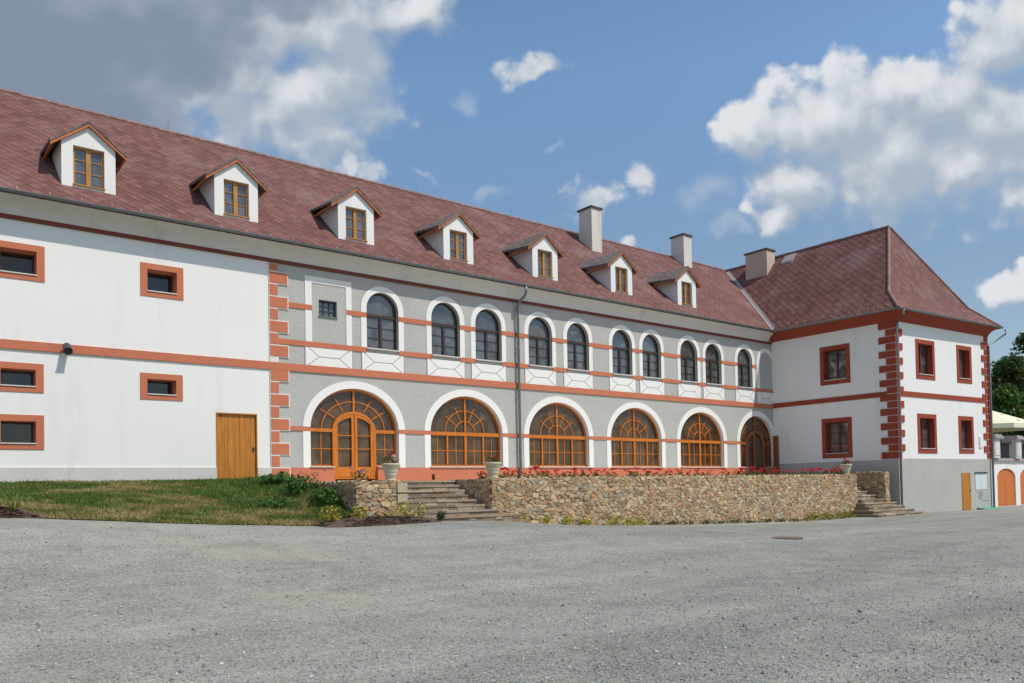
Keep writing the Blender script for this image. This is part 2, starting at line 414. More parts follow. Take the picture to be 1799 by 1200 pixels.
def arch(cx, hw, zb, zs, rise, n=28):
    """opening outline: bottom left, up the left side, over the arch, down to bottom right (then reversed to CCW)"""
    p = [(cx - hw, zb)] + [(cx - hw * math.cos(PI * i / n), zs + rise * math.sin(PI * i / n)) for i in range(n + 1)] + [(cx + hw, zb)]
    return p
def rect(x0, x1, z0, z1): return [(x0, z0), (x0, z1), (x1, z1), (x1, z0)]

# ------------------------------------------------------------------ terrain
FX = np.array([-60, -14, -8.3, -5.5, -3.6, -1.3, 1.5, 4.3, 5.1, 7.5, 9.9, 13.3, 21.7, 25.8, 31, 38, 60])
FZ = np.array([-.75, -.78, -.79, -1.02, -1.16, -1.29, -1.28, -1.38, -1.46, -1.66, -1.78, -1.90, -2.12, -2.08, -2.06, -2.10, -2.15])
def ground_z(x, y):
    x = np.asarray(x, float); y = np.asarray(y, float)
    f = np.interp(x, FX, FZ)
    t = np.clip((-6.5 - y) / 12.0, 0, 1); t = t * t * (3 - 2 * t)
    far = np.clip((np.hypot(x - 5, y + 10) - 60) / 60, 0, 1)
    z = f * (1 - t) + (-2.0) * t
    z = z + .025 * np.sin(x * .9 + 1.3 * np.sin(y * .5)) * np.sin(y * .7 + x * .2) * np.clip((-7.2 - y) / 2, 0, 1)
    return z * (1 - far) + (-2.3) * far
def coords(a, b, step, lo, hi):
    c = list(np.arange(a, b + 1e-6, step))
    s = step; x = b
    while x < hi: s *= 1.35; x += s; c.append(x)
    s = step; x = a; pre = []
    while x > lo: s *= 1.35; x -= s; pre.append(x)
    return np.array(pre[::-1] + c)
gxs = coords(-22, 56, .5, -900, 1400); gys = coords(-30, 6, .5, -900, 1400)
GX, GY = np.meshgrid(gxs, gys); GZ = ground_z(GX, GY)
nx, ny = len(gxs), len(gys)
gm = MB()
gm.v = list(map(tuple, np.stack([GX.ravel(), GY.ravel(), GZ.ravel()], 1).tolist()))
gm.f = [(j * nx + i, j * nx + i + 1, (j + 1) * nx + i + 1, (j + 1) * nx + i) for j in range(ny - 1) for i in range(nx - 1)]
m, t, b = new_mat('crushed_gravel'); v = obj_coord(t)
vo = t.node('ShaderNodeTexVoronoi', None, i0=v, Scale=52.0); vo2 = t.node('ShaderNodeTexVoronoi', None, i0=v, Scale=115.0)
big = t.noise(v, .22, 6, .62); med = t.noise(v, 1.1, 6, .7); fine = t.noise(v, 16, 4, .7)
st = t.node('ShaderNodeMapping', None, i0=v); st.inputs['Rotation'].default_value = (0, 0, R(-62)); st.inputs['Scale'].default_value = (.06, .5, 1)
trk = t.noise(st.outputs[0], 1.0, 5, .6, .4)
sp1 = t.node('ShaderNodeSeparateColor', None, i0=vo.outputs['Color']).outputs[0]
sp2 = t.node('ShaderNodeSeparateColor', None, i0=vo2.outputs['Color']).outputs[0]
val = t.math('ADD', t.math('MULTIPLY', sp1, .27), t.math('MULTIPLY', sp2, .20))
val = t.math('ADD', val, .055)
val = t.math('ADD', val, t.math('MULTIPLY', fine, .30))
val = t.math('ADD', val, t.math('MULTIPLY', t.math('SUBTRACT', med, .5), .35))
val = t.math('ADD', val, t.math('MULTIPLY', t.math('SUBTRACT', trk, .5), .42))
cc = t.ramp(val, [(.14, (.065, .064, .056)), (.34, (.245, .238, .207)), (.56, (.395, .384, .333)), (.86, (.64, .62, .54))])
cc = t.mix(t.math('MULTIPLY', t.mrange(t.math('ADD', big, t.math('MULTIPLY', t.math('SUBTRACT', med, .5), .5)), .56, .74), .55), cc, (.42, .37, .28))
t.put(b.inputs['Base Color'], cc); b.inputs['Roughness'].default_value = .95; b.inputs['Specular IOR Level'].default_value = .15
hh = t.math('ADD', t.math('MULTIPLY', vo.outputs['Distance'], -.9), t.math('MULTIPLY', vo2.outputs['Distance'], -.5))
hh = t.math('ADD', hh, t.math('MULTIPLY', med, 1.2))
bn = t.node('ShaderNodeBump', None, Strength=.55, Distance=.03, Height=hh); t.put(b.inputs['Normal'], bn.outputs[0])
M['gravel'] = m
kind(gm.build('gravel_yard', m, smooth=True), 'structure')

# loose stones lying on the yard
def pebbles(n):
    mb = MB()
    d = 4.5 + (rng.random(n) ** 1.7) * 20; a = rng.uniform(-.72, .72, n)
    f2 = np.array([CF.x, CF.y]); r2 = np.array([CR.x, CR.y])
    P = np.array([CAM.x, CAM.y]) + d[:, None] * (f2 + np.tan(a)[:, None] * r2)
    keep = P[:, 1] < -8.6; P = P[keep]; n = len(P)
    z = ground_z(P[:, 0], P[:, 1])
    base = np.array([(1, 0, 0), (-.5, .87, 0), (-.5, -.87, 0), (.1, 0, .75), (0, 0, -.5)])
    s = rng.uniform(.006, .017, n) * (1 + (rng.random(n) < .04) * rng.uniform(.3, 1.2, n)); an = rng.uniform(0, 6.28, n)
    V = base[None] * s[:, None, None] * rng.uniform(.7, 1.3, (n, 5, 3))
    c, si = np.cos(an)[:, None], np.sin(an)[:, None]
    X = V[:, :, 0] * c - V[:, :, 1] * si + P[:, 0:1]; Y = V[:, :, 0] * si + V[:, :, 1] * c + P[:, 1:2]; Z = V[:, :, 2] + z[:, None] + s[:, None] * .25
    mb.v = list(map(tuple, np.stack([X, Y, Z], 2).reshape(-1, 3).tolist()))
    mb.f = [tuple(5 * i + k for k in f) for i in range(n) for f in ((0, 1, 3), (1, 2, 3), (2, 0, 3), (1, 0, 4), (2, 1, 4), (0, 2, 4))]
    g = np.clip(rng.normal(.33, .095, n), .10, .7)[:, None] * np.array([1, 1, .97]) * (1 + (rng.random((n, 1)) < .12) * np.array([.25, .05, -.2]))
    mb.c = np.repeat(g, 5, 0).tolist()
    return mb
kind(pebbles(42000).build('gravel', M['pebble']), 'stuff')

# ------------------------------------------------------------------ grass bank
def edge_y(x): return -6.75 + .12 * np.sin(x * 1.7) + .08 * np.sin(x * 4.1 + 1) - .25 * np.clip((x + 3.5) / 3, 0, 1)
def bank_z(x, y):
    ye = edge_y(x); f = ground_z(x, ye) + .03
    s = np.clip(y / ye, 0, 1); s2 = np.clip(s - .04, 0, 1) / .96
    z = f * (s2 ** 1.12)
    side = np.clip((x + 1.6) / 1.3, 0, 1) * np.sin(PI * s) * .25
    return z + side + .05 * np.sin(x * 1.3 + y) * np.sin(y * 1.1) * np.sin(PI * s) - .01
bx = np.arange(-22, -.09, .22); sn = np.linspace(0, 1, 34)
BX, BS = np.meshgrid(bx, sn); BY = BS * edge_y(BX); BZ = bank_z(BX, BY)
bm_ = MB(); nb = len(bx)
bm_.v = list(map(tuple, np.stack([BX.ravel(), BY.ravel(), BZ.ravel()], 1).tolist()))
bm_.f = [(j * nb + i + 1, j * nb + i, (j + 1) * nb + i, (j + 1) * nb + i + 1) for j in range(len(sn) - 1) for i in range(nb - 1)]
bm_.f += [(i + 1, i, i + nb + 0, i + nb + 1) for i in []]
m, t, b = new_mat('turf_soil'); v = obj_coord(t)
t.put(b.inputs['Base Color'], t.ramp(t.noise(v, 1.2, 7, .7), [(.35, (.06, .085, .022)), (.58, (.13, .12, .04)), (.74, (.26, .19, .10))])); b.inputs['Roughness'].default_value = 1
kind(bm_.build('grass_bank', m, smooth=True), 'structure')
def vnoise(x, y, s, seed):
    """smooth value noise"""
    r = np.random.default_rng(seed).random((64, 64)); x = x * s + 17.3; y = y * s + 9.1
    i = np.floor(x).astype(int); j = np.floor(y).astype(int); fx = x - i; fy = y - j
    fx = fx * fx * (3 - 2 * fx); fy = fy * fy * (3 - 2 * fy)
    g = lambda a, b: r[a % 64, b % 64]
    return (g(i, j) * (1 - fx) + g(i + 1, j) * fx) * (1 - fy) + (g(i, j + 1) * (1 - fx) + g(i + 1, j + 1) * fx) * fy
def blades(n):
    mb = MB()
    x = rng.uniform(-14, -.15, n); s = rng.random(n); y = s * edge_y(x) * 1.004; z = bank_z(x, y)
    dry = .40 * vnoise(x, y * 1.6, .55, 3) + .38 * vnoise(x, y * 1.5, 1.5, 4) + .22 * vnoise(x, y, 4.0, 5) + .07 * (s - .45)
    lush = np.clip((x + 3.2) / 2.6, 0, 1)
    dry = dry - .28 * lush * (s > .15)
    bare = vnoise(x, y * 1.5, 1.1, 9); keep = (bare < .72) | (rng.random(n) < .3)
    x, y, z, dry, s, lush = [q[keep] for q in (x, y, z, dry, s, lush)]; n = len(x)
    h = rng.uniform(.03, .085, n) * (1.0 + .7 * lush) * (1 + .8 * (rng.random(n) < .03)); w = rng.uniform(.011, .02, n)
    a = rng.uniform(0, PI, n); lean = rng.normal(0, .5, (n, 2)) * h[:, None]
    dx, dy = np.cos(a) * w, np.sin(a) * w
    V = np.stack([np.stack([x - dx, y - dy, z - .01], 1), np.stack([x + dx, y + dy, z - .01], 1), np.stack([x + lean[:, 0], y + lean[:, 1], z + h], 1)], 1)
    mb.v = list(map(tuple, V.reshape(-1, 3).tolist())); mb.f = [(3 * i, 3 * i + 1, 3 * i + 2) for i in range(n)]
    k = np.clip((dry - .405) / .27 + rng.normal(0, .22, n), 0, 1)[:, None]
    green = np.array([.11, .18, .036]) * rng.uniform(.6, 1.35, (n, 1)); olive = np.array([.27, .235, .065]); straw = np.array([.43, .33, .16])
    c = np.where(k < .5, green * (1 - 2 * k) + olive * 2 * k, olive * (2 - 2 * k) + straw * (2 * k - 1)) * rng.uniform(.75, 1.2, (n, 1))
    mb.c = np.repeat(c, 3, 0).tolist()
    return mb
kind(blades(170000).build('grass', M['grass']), 'stuff')

# ------------------------------------------------------------------ the long manor house
EZ = 8.0; SL = (13.72 - 8.0) / 6.9
def roof_z(y): return EZ + SL * (y + .6)
house = thing('manor_house', 'long white and grey manor house with arcade windows, red tiled roof and dormers', 'building', (0, 0, 0))
AX = [3.16 + 4.905 * i for i in range(6)]                 # ground floor arches
AX[5] = 27.5
UX = [4.31, 7.10, 9.19, 11.96, 14.17, 17.0, 19.05, 21.84, 23.82, 26.55]
XL, XR = -14.0, 29.1
a_hole = [arch(x, 1.75, .45 if i not in (0, 5) else -.05, 1.80, 1.48) for i, x in enumerate(AX)]
a_hole[5] = arch(AX[5], 1.56, -.05, 1.80, 1.48)
u_hole = [arch(x, .665, 4.80, 6.25, .67, 20) for x in UX]
w0 = rect(1.79, 2.48, 5.76, 6.34)
SW = [(-7.85, -6.57, 5.72, 6.74), (-4.03, -2.77, 5.70, 6.72), (-7.85, -6.61, 2.55, 3.37), (-4.06, -2.82, 2.52, 3.33), (-7.85, -6.61, .94, 1.91),
      (-12.2, -10.95, 5.72, 6.74), (-12.2, -10.95, 2.55, 3.37)]
s_in = [rect(a + .2, b_ - .2, c_ + .16, d_ - .18) for a, b_, c_, d_ in SW]
door_r = rect(-1.80, -.46, 0.0, 2.21)
MB().wall(rect(XL, 0, .43, 8.3), s_in + [[(-1.80, .43), (-1.80, 2.21), (-.46, 2.21), (-.46, .43)][:0] or rect(-1.80, -.46, .431, 2.21)]).build('whitewashed_wall', M['white'], house)
MB().wall(rect(0, XR, -.1, 8.3), a_hole + u_hole + [w0]).build('grey_wall', M['grey'], house)
shell = MB()
shell.add([(XL, 0, -2), (XL, 12.6, -2), (XL, 12.6, 8.6), (XL, 6.3, 13.6), (XL, 0, 8.4)], [(0, 4, 3, 2, 1)])
shell.add([(XL, 12.6, -2), (36, 12.6, -2), (36, 12.6, 8.6), (XL, 12.6, 8.6)], [(0, 3, 2, 1)])
shell.build('outer_wall', M['white'], house)
inn = MB()
inn.box(XL + .1, 29.0, .55, 5.5, -.12, 0.0); inn.box(XL + .1, 29.0, .55, 5.5, 3.6, 4.4); inn.box(XL + .1, 29.0, .3, 12.5, 7.5, 7.6)
inn.add([(XL + .1, 5.5, -.1), (29, 5.5, -.1), (29, 5.5, 7.5), (XL + .1, 5.5, 7.5)], [(0, 1, 2, 3)])
inn.add([(.2, .3, 0), (.2, 5.5, 0), (.2, 5.5, 7.5), (.2, .3, 7.5)], [(0, 1, 2, 3)])
for x in (5.6, 10.5, 15.4, 20.3, 25.2): inn.box(x - .35, x + .35, 2.9, 5.4, 0.001, 3.59)
inn.build('interior', M['interior'], house)
# plinths
pl = MB(); pl.box(XL, -1.80, -.04, .1, -.3, .432); pl.box(-.46, -.002, -.04, .1, -.3, .432); pl.build('cement_plinth', M['plinth'], house)
pl = MB(); xs = [.66] 
pl.box(.66, AX[0] - .86, -.035, .1, -.3, .43); pl.box(AX[0] + .86, AX[5] - .86, -.035, .1, -.3, .43); pl.box(AX[5] + .86, XR, -.035, .1, -.3, .43)
pl.build('terracotta_plinth', M['orange'], house)
# bands
def strips(name, mat, zs, proud, spans):
    for x0, x1 in spans: MB().box(x0, x1, -proud, .02, zs[0], zs[1]).build(name, mat, house)
strips('string_course', M['orange'], (3.74, 3.99), .05, [(XL, XR)])
strips('cornice_band', M['brown'], (7.38, 7.50), .06, [(XL, XR)])
def gaps(centres, hw, x0, x1):
    out = []; x = x0
    for c_ in centres: out.append((x, c_ - hw)); x = c_ + hw
    out.append((x, x1)); return out
strips('sill_band', M['orange'], (4.64, 4.82), .032, gaps(UX, .667, .30, XR))
ib = gaps(UX, .667, 2.84, 27.6)
strips('impost_band', M['orange'], (5.92, 6.10), .030, [(.30, 1.53)] + ib)
sb = gaps(AX, 1.752, .30, XR); sb[-1] = (AX[5] + 1.562, XR); sb[-2] = (sb[-2][0], AX[5] - 1.562)
strips('springing_band', M['orange'], (1.70, 1.85), .034, sb)
# coved cornice
prof = [(-.0, 7.50), (-.05, 7.50), (-.07, 7.56), (-.13, 7.70), (-.24, 7.82), (-.38, 7.90), (-.50, 7.935), (-.56, 7.94), (-.56, 7.985), (0, 7.985)]
cv = MB(); n = len(prof)
cv.add([(x, y, z) for x in (XL - .3, 28.75) for y, z in prof], [(i, (i + 1) % n, n + (i + 1) % n, n + i) for i in range(n)] + [tuple(range(n - 1, -1, -1)), tuple(range(n, 2 * n))])
cv.build('cornice', M['cove'], house)
# roof
rf = MB()
rf.slab([[(XL - .4, -.61, roof_z(-.61)), (33.7, -.61, roof_z(-.61)), (33.7, 6.3, roof_z(6.3)), (XL - .4, 6.3, roof_z(6.3))],
         [(33.7, 13.3, roof_z(-.61)), (XL - .4, 13.3, roof_z(-.61)), (XL - .4, 6.3, roof_z(6.3)), (33.7, 6.3, roof_z(6.3))]], .09)
roof = rf.build('roof', M['roof'], house, uv=True)
rd = MB(); x = XL - .4
while x < 33.3:
    dz_ = random.uniform(-.012, .012)
    rd.tube([(x, 6.3, 13.70 + dz_), (x + .41, 6.3, 13.725 + dz_)], .10, 8); x += .38
rd.build('ridge_tiles', M['ridge'], roof)
gt = MB()
def gutter(mb, p, q, out, r=.075):
    p, q, out = Vector(p), Vector(q), Vector(out); k = 7
    vs = [b_ + out * (r - r * math.cos(PI * i / k)) * 1 + Vector((0, 0, -r * math.sin(PI * i / k))) for b_ in (p, q) for i in range(k + 1)]
    k1 = k + 1
    mb.add(vs, [(i, i + 1, k1 + i + 1, k1 + i) for i in range(k)])
    vs2 = [v_ + Vector((0, 0, .012)) + out * (.012 if i % k1 < 4 else -.012) for i, v_ in enumerate(vs)]
    mb.add(vs2, [(i + 1, i, k1 + i, k1 + i + 1) for i in range(k)])
    mb.tube([p + out * 2 * r, q + out * 2 * r], .012, 6)
gutter(gt, (XL - .4, -.57, 8.005), (28.40, -.57, 8.005), (0, -1, 0), .062)
x = XL
while x < 28.3: gt.box(x, x + .025, -.70, -.56, 8.005, 8.018); x += .9
gt.build('gutter', M['metal'], roof)
x = XL + .3
while x < 28.0:
    yy = -.42; MB().box(x, x + .03, yy, yy + .09, roof_z(yy), roof_z(yy) + .06).build('snow_guard', M['valley'], roof); x += .8
dp = MB()
dp.tube([(10.72, -.63, 7.95), (10.72, -.63, 7.72), (10.70, -.55, 7.55), (10.66, -.22, 7.36), (10.64, -.14, 7.2), (10.64, -.14, 0.1)], .058, 10)
for z in (7.0, 5.4, 3.5, 1.3): dp.tube([(10.64, -.14, z), (10.64, -.14, z + .05)], .075, 10)
dp.build('downpipe', M['metal'], house, smooth=True)
# painted quoins on the seam
z = .03; k = 0
MB().box(-.012, .30, -.036, .05, -.12, 7.36).build('quoin_joint', M['joint'], house)
while z < 7.3:
    L = .63 if k % 2 == 0 else .29
    z1 = min(z + .39, 7.35)
    if not (3.66 < (z + z1) / 2 < 4.05):
        qb = MB().box(.012, L, -.052, .02, z + .022, z1 - .012).build('quoin', M['orange'], house)
        if L > .4: MB().box(.30, L + .035, -.0365, .02, z - .012, z1 + .022).build('joint', M['joint'], qb)
    z += .415; k += 1

# --- ground floor arcade windows
def arcade_window(cx, hw, is_door):
    zb = .45
    p = lambda inset, bot: arch(cx, hw - inset, bot, 1.80, 1.48 - inset)
    name = 'arched_doorway' if is_door else 'arched_window'
    f = MB(); Y0, Y1 = .16, .26
    bot = .47
    if is_door:
        bot = .0
    f.strip(p(.002, bot), p(.075, bot), Y0, Y1)
    f.box(cx - hw + .07, cx + hw - .07, Y0 - .03, Y1 + .02, 1.70, 1.84) if not is_door else None
    bars = MB()
    if not is_door:
        f.box(cx - hw + .002, cx + hw - .002, Y0, Y1, .46, .54)
        for dx, w in ((-hw / 2, .07), (0, .10), (hw / 2, .07)): f.box(cx + dx - w / 2, cx + dx + w / 2, Y0 - .012, Y1 - .01, .53, 1.705)
        for i in range(4):
            xm = cx - hw + hw / 4 + i * hw / 2
            f.box(xm - .016, xm + .016, Y0 + .03, Y1 - .03, .53, 1.703)
        f.box(cx - hw + .05, cx + hw - .05, Y0 + .034, Y1 - .034, 1.09, 1.12)
        f.bar((cx, 1.83), (cx, 1.80 + 1.42), .075, Y0 - .008, Y1 - .015)
        for rr in (.50, .96):
            o_ = [(cx - (rr * math.cos(PI * i / 24)), 1.84 + rr * .92 * math.sin(PI * i / 24)) for i in range(25)]
            i_ = [(cx - ((rr - .035) * math.cos(PI * i / 24)), 1.84 + (rr - .035) * .92 * math.sin(PI * i / 24)) for i in range(25)]
            f.strip(o_, i_, Y0 + .02, Y1 - .035)
        for an in (36, 66, 114, 144):
            a_ = R(an); f.bar((cx + .47 * math.cos(a_), 1.84 + .44 * math.sin(a_)), (cx + 1.14 * math.cos(a_), 1.84 + 1.06 * math.sin(a_)), .03, Y0 + .024, Y1 - .04)
    else:
        f.box(cx - hw + .07, cx - .80, Y0 - .03, Y1 + .02, 1.70, 1.82); f.box(cx + .80, cx + hw - .07, Y0 - .03, Y1 + .02, 1.70, 1.82)
        do = arch(cx, .86, .0, 1.74, .72, 24); di = arch(cx, .76, .0, 1.74, .62, 24)
        f.strip(do, di, Y0 - .05, Y1 + .02)
        f.bar((cx, 2.42), (cx, 1.80 + 1.42), .07, Y0 - .008, Y1 - .015)
        rr = 1.27
        pts = [(cx - rr * math.cos(PI * i / 28), 1.80 + 1.03 * math.sin(PI * i / 28)) for i in range(29)]
        pt2 = [(cx - (rr - .035) * math.cos(PI * i / 28), 1.80 + 1.0 * math.sin(PI * i / 28)) for i in range(29)]
        f.strip(pts, pt2, Y0 + .02, Y1 - .035)
        for an in (34, 62, 118, 146):
            a_ = R(an); f.bar((cx + .90 * math.cos(a_), 1.78 + .76 * math.sin(a_)), (cx + 1.55 * math.cos(a_), 1.80 + 1.27 * math.sin(a_)), .035, Y0 + .024, Y1 - .04)
        for s in (-1, 1):
            xa, xb = (cx - hw + .07, cx - .86) if s < 0 else (cx + .86, cx + hw - .07)
            f.box(xa, xb, Y0, Y1, .46, .53)
            f.box((xa + xb) / 2 - .016, (xa + xb) / 2 + .016, Y0 + .03, Y1 - .03, .53, 1.70)
            f.box(xa, xb, Y0 + .034, Y1 - .034, 1.09, 1.12)
    WD = M['owood'] if cx < 20 or not is_door else M['owood_shade']  # corner doorway gets the wood with painted-in shade
    o = f.build(name, WD, house)
    if is_door:
        ap = MB()
        ap.box(cx - hw + .02, cx - .87, .12, .27, -.05, .455); ap.box(cx + .87, cx + hw - .02, .12, .27, -.05, .455)
        ap.build('apron', M['orange'], o)
        for s in (-1, 1):
            if s > 0 and cx > 20: continue
            d = MB()
            x0, x1 = (cx - .755, cx - .012) if s < 0 else (cx + .012, cx + .755)
            n_ = 12
            top = lambda xx, ins: 1.74 + (.615 - ins) * math.sqrt(max(0, 1 - ((xx - cx) / .757) ** 2))
            xs_ = [x0 + (x1 - x0) * i / n_ for i in range(n_ + 1)]
            ou = [(x0, .02)] + [(xx, top(xx, 0)) for xx in xs_] + [(x1, .02)]
            w_ = .10
            xi = [x0 + w_ + (x1 - x0 - 2 * w_) * i / n_ for i in range(n_ + 1)]
            ii = [(x0 + w_, .44)] + [(xx, top(xx, .11)) for xx in xi] + [(x1 - w_, .44)]
            d.strip(ou, ii, Y0 - .04, Y0 + .03); d.box(x0 + .001, x1 - .001, Y0 - .036, Y0 + .026, .02, .46)
            d.box(x0 + .12, x1 - .12, Y0 - .05, Y0, .10, .36)
            for zz in (1.10, 1.58): d.box(x0 + .05, x1 - .05, Y0 - .02, Y0 + .01, zz, zz + .028)
            dd = d.build('door_leaf', WD, o)
        if cx > 20:   # one leaf stands open against the jamb
            d = MB(); d.box(cx + 1.47, cx + 1.535, -.34, -.045, .02, 2.2); d.box(cx + 1.455, cx + 1.47, -.28, -.10, .5, 2.05)
            d.build('door_leaf', WD, o)
    pn = MB(); pr = p(.05, .03 if is_door else .47); pn.add([(x_, .215, z_) for x_, z_ in pr], [tuple(range(len(pr) - 1, -1, -1))])
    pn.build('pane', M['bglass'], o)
    su = MB()
    ot = [(x_, z_) for x_, z_ in arch(cx, hw + .275, .43, 1.80, 1.48 + .27)]; inn_ = arch(cx, hw, .43, 1.80, 1.48)
    if cx > 26: ot = [(min(x_, 29.09), z_) for x_, z_ in ot]
    su.strip(ot, inn_, -.024, .01)
    su.reveal(arch(cx, hw, -.05 if is_door else .45, 1.80, 1.48), -.01, .30, closed=False)
    su.build('arch_surround', M['white_trim'], o)
    si = MB()
    if not is_door: si.box(cx - hw - .03, cx + hw + .03, -.09, .20, .435, .475)
    else: si.box(cx - hw - .03, cx - .87, -.09, .14, .44, .475); si.box(cx + .87, min(cx + hw + .03, 29.05), -.09, .14, .44, .475)
    si.build('sill', M['light'], o)
for i, x in enumerate(AX): arcade_window(x, 1.75 if i < 5 else 1.56, i in (0, 5))

# --- upper arched windows and their painted panels
def panel(cx, hw, parent):
    b_ = MB(); b_.box(cx - hw, cx + hw, -.016, .01, 3.992, 4.638); pnl = b_.build('painted_panel', M['white_trim'], parent)
    l = MB(); y0, y1 = -.019, -.010; w = .022; zt, zb = 4.63, 4.0; zm = 4.31
    for s in (-1, 1):
        l.bar((cx + s * (hw - .1), zt), (cx + s * hw * .42, zm), w, y0, y1); l.bar((cx + s * (hw - .1), zb), (cx + s * hw * .42, zm), w, y0 - .001, y1)
        l.box(cx + s * hw - .012, cx + s * hw + .012, y0 + .0005, y1, zb, zt)
    l.bar((cx - hw * .42, zm), (cx + hw * .42, zm), w, y0 - .002, y1)
    l.build('panel_lines', M['line'], pnl)
    return pnl
def upper_window(cx):
    hw, zb, zs, rise = .665, 4.80, 6.25, .67; Y0, Y1 = .15, .22
    f = MB()
    p = lambda i, b_: arch(cx, hw - i, b_, zs, rise - i, 20)
    f.strip(p(.002, zb), p(.07, zb), Y0, Y1)
    f.box(cx - hw + .06, cx + hw - .06, Y0 - .02, Y1 + .01, 5.99, 6.10)
    f.box(cx - hw + .06, cx + hw - .06, Y0 + .001, Y1 - .001, zb, zb + .07)
    f.box(cx - .05, cx + .05, Y0 - .012, Y1 - .005, zb + .06, 5.995)
    for zz in (5.21, 5.60): f.box(cx - hw + .06, cx + hw - .06, Y0 + .02, Y1 - .02, zz, zz + .025)
    o = f.build('arched_window', M['dwood'], house)
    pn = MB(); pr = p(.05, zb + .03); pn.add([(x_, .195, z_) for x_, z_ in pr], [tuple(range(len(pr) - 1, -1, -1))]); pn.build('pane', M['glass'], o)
    su = MB(); su.strip(arch(cx, hw + .225, 4.82, zs, rise + .225, 20), arch(cx, hw, 4.82, zs, rise, 20), -.022, .01)
    su.build('arch_surround', M['white_trim'], o)
    rv = MB(); rv.reveal(arch(cx, hw, zb, zs, rise, 20), -.02, .28, closed=True); rv.build('reveal', M['grey'], o)
    si = MB(); si.box(cx - hw - .02, cx + hw + .02, -.09, .16, zb - .03, zb + .012); si.build('sill', M['light'], o)
    panel(cx, .88, o)
for x in UX: upper_window(x)
# blind niche at the inner corner
su = MB(); ot = [(min(x_, 29.09), z_) for x_, z_ in arch(28.5, .86, 4.82, 6.25, .86, 20)]; su.strip(ot, arch(28.5, .60, 4.82, 6.25, .62, 20), -.022, .01)
bl = su.build('blind_arch', M['white_trim'], house)
b_ = MB(); b_.box(27.66, 29.09, -.016, .01, 3.992, 4.638); b_.build('painted_panel', M['white_trim'], bl)
l = MB(); l.bar((28.2, 4.31), (28.75, 4.31), .03, -.02, -.01)
for s in (-1, 1): l.bar((28.47 + s * .28, 4.31), (28.47 + s * .55, 4.62), .022, -.021, -.01); l.bar((28.47 + s * .28, 4.31), (28.47 + s * .55, 4.0), .022, -.022, -.01)
l.build('panel_lines', M['line'], bl)
# blind rectangular frame with the small barred window
su = MB(); o_ = [(1.28, 4.82), (1.28, 7.12), (3.05, 7.12), (3.05, 4.82)]; i_ = [(1.52, 4.82), (1.52, 6.90), (2.83, 6.90), (2.83, 4.82)]
su.strip(o_, i_, -.021, .01); fr0 = su.build('blind_frame', M['white_trim'], house); panel(2.16, .90, fr0)
f = MB(); f.strip(rect(1.792, 2.478, 5.762, 6.338), rect(1.84, 2.43, 5.81, 6.29), .10, .16, closed=True)
for dx in (-.11, .11): f.box(2.135 + dx - .014, 2.135 + dx + .014, .12, .15, 5.8, 6.3)
for zz in (5.97, 6.13): f.box(1.83, 2.44, .121, .149, zz - .012, zz + .012)
sw = f.build('barred_window', M['dmetal'], house)
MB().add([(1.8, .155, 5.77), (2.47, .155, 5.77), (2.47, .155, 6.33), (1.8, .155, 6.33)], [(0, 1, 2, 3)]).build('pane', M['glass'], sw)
MB().reveal(w0, 0, .2).build('reveal', M['grey'], sw)
MB().box(1.77, 2.50, -.05, .11, 5.735, 5.765).build('sill', M['metal'], sw)
MB().box(1.95, 2.15, .19, .3, 5.78, 6.0).build('curtain', M['curtain'], sw)

# --- small deep windows of the whitewashed part
for (a, b2, c_, d_), hole in zip(SW, s_in):
    (x0, z0), (_, z1), (x1, _), _ = hole
    f = MB(); f.strip(rect(x0 + .001, x1 - .001, z0 + .001, z1 - .001), rect(x0 + .06, x1 - .06, z0 + .05, z1 - .05), .44, .50, closed=True)
    o = f.build('small_window', M['dwood'], house)
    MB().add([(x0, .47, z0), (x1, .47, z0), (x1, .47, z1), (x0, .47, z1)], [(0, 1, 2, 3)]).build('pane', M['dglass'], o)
    s_ = MB(); s_.strip(rect(a, b2, c_, d_), hole, -.022, .01, closed=True); s_.reveal(hole, -.02, .52); s_.build('surround', M['orange'], o)
    MB().box(x0 - .01, x1 + .01, -.05, .45, z0 - .01, z0 + .022).build('sill', M['light'], o)
# --- plank door
d = MB(); w = (1.34 - .02) / 7
for i in range(7): d.box(-1.79 + i * w + .003, -1.79 + (i + 1) * w - .003, .05 + .004 * (i % 2), .10, .015, 2.195)
pd = d.build('plank_door', M['door'], house)
f = MB(); f.strip([(-1.80, 0), (-1.80, 2.21), (-.46, 2.21), (-.46, 0)], [(-1.765, 0), (-1.765, 2.175), (-.495, 2.175), (-.495, 0)], -.02, .12); f.build('door_frame', M['door'], pd)
MB().box(-.60, -.55, .0, .05, .98, 1.10).build('handle', M['dmetal'], pd)

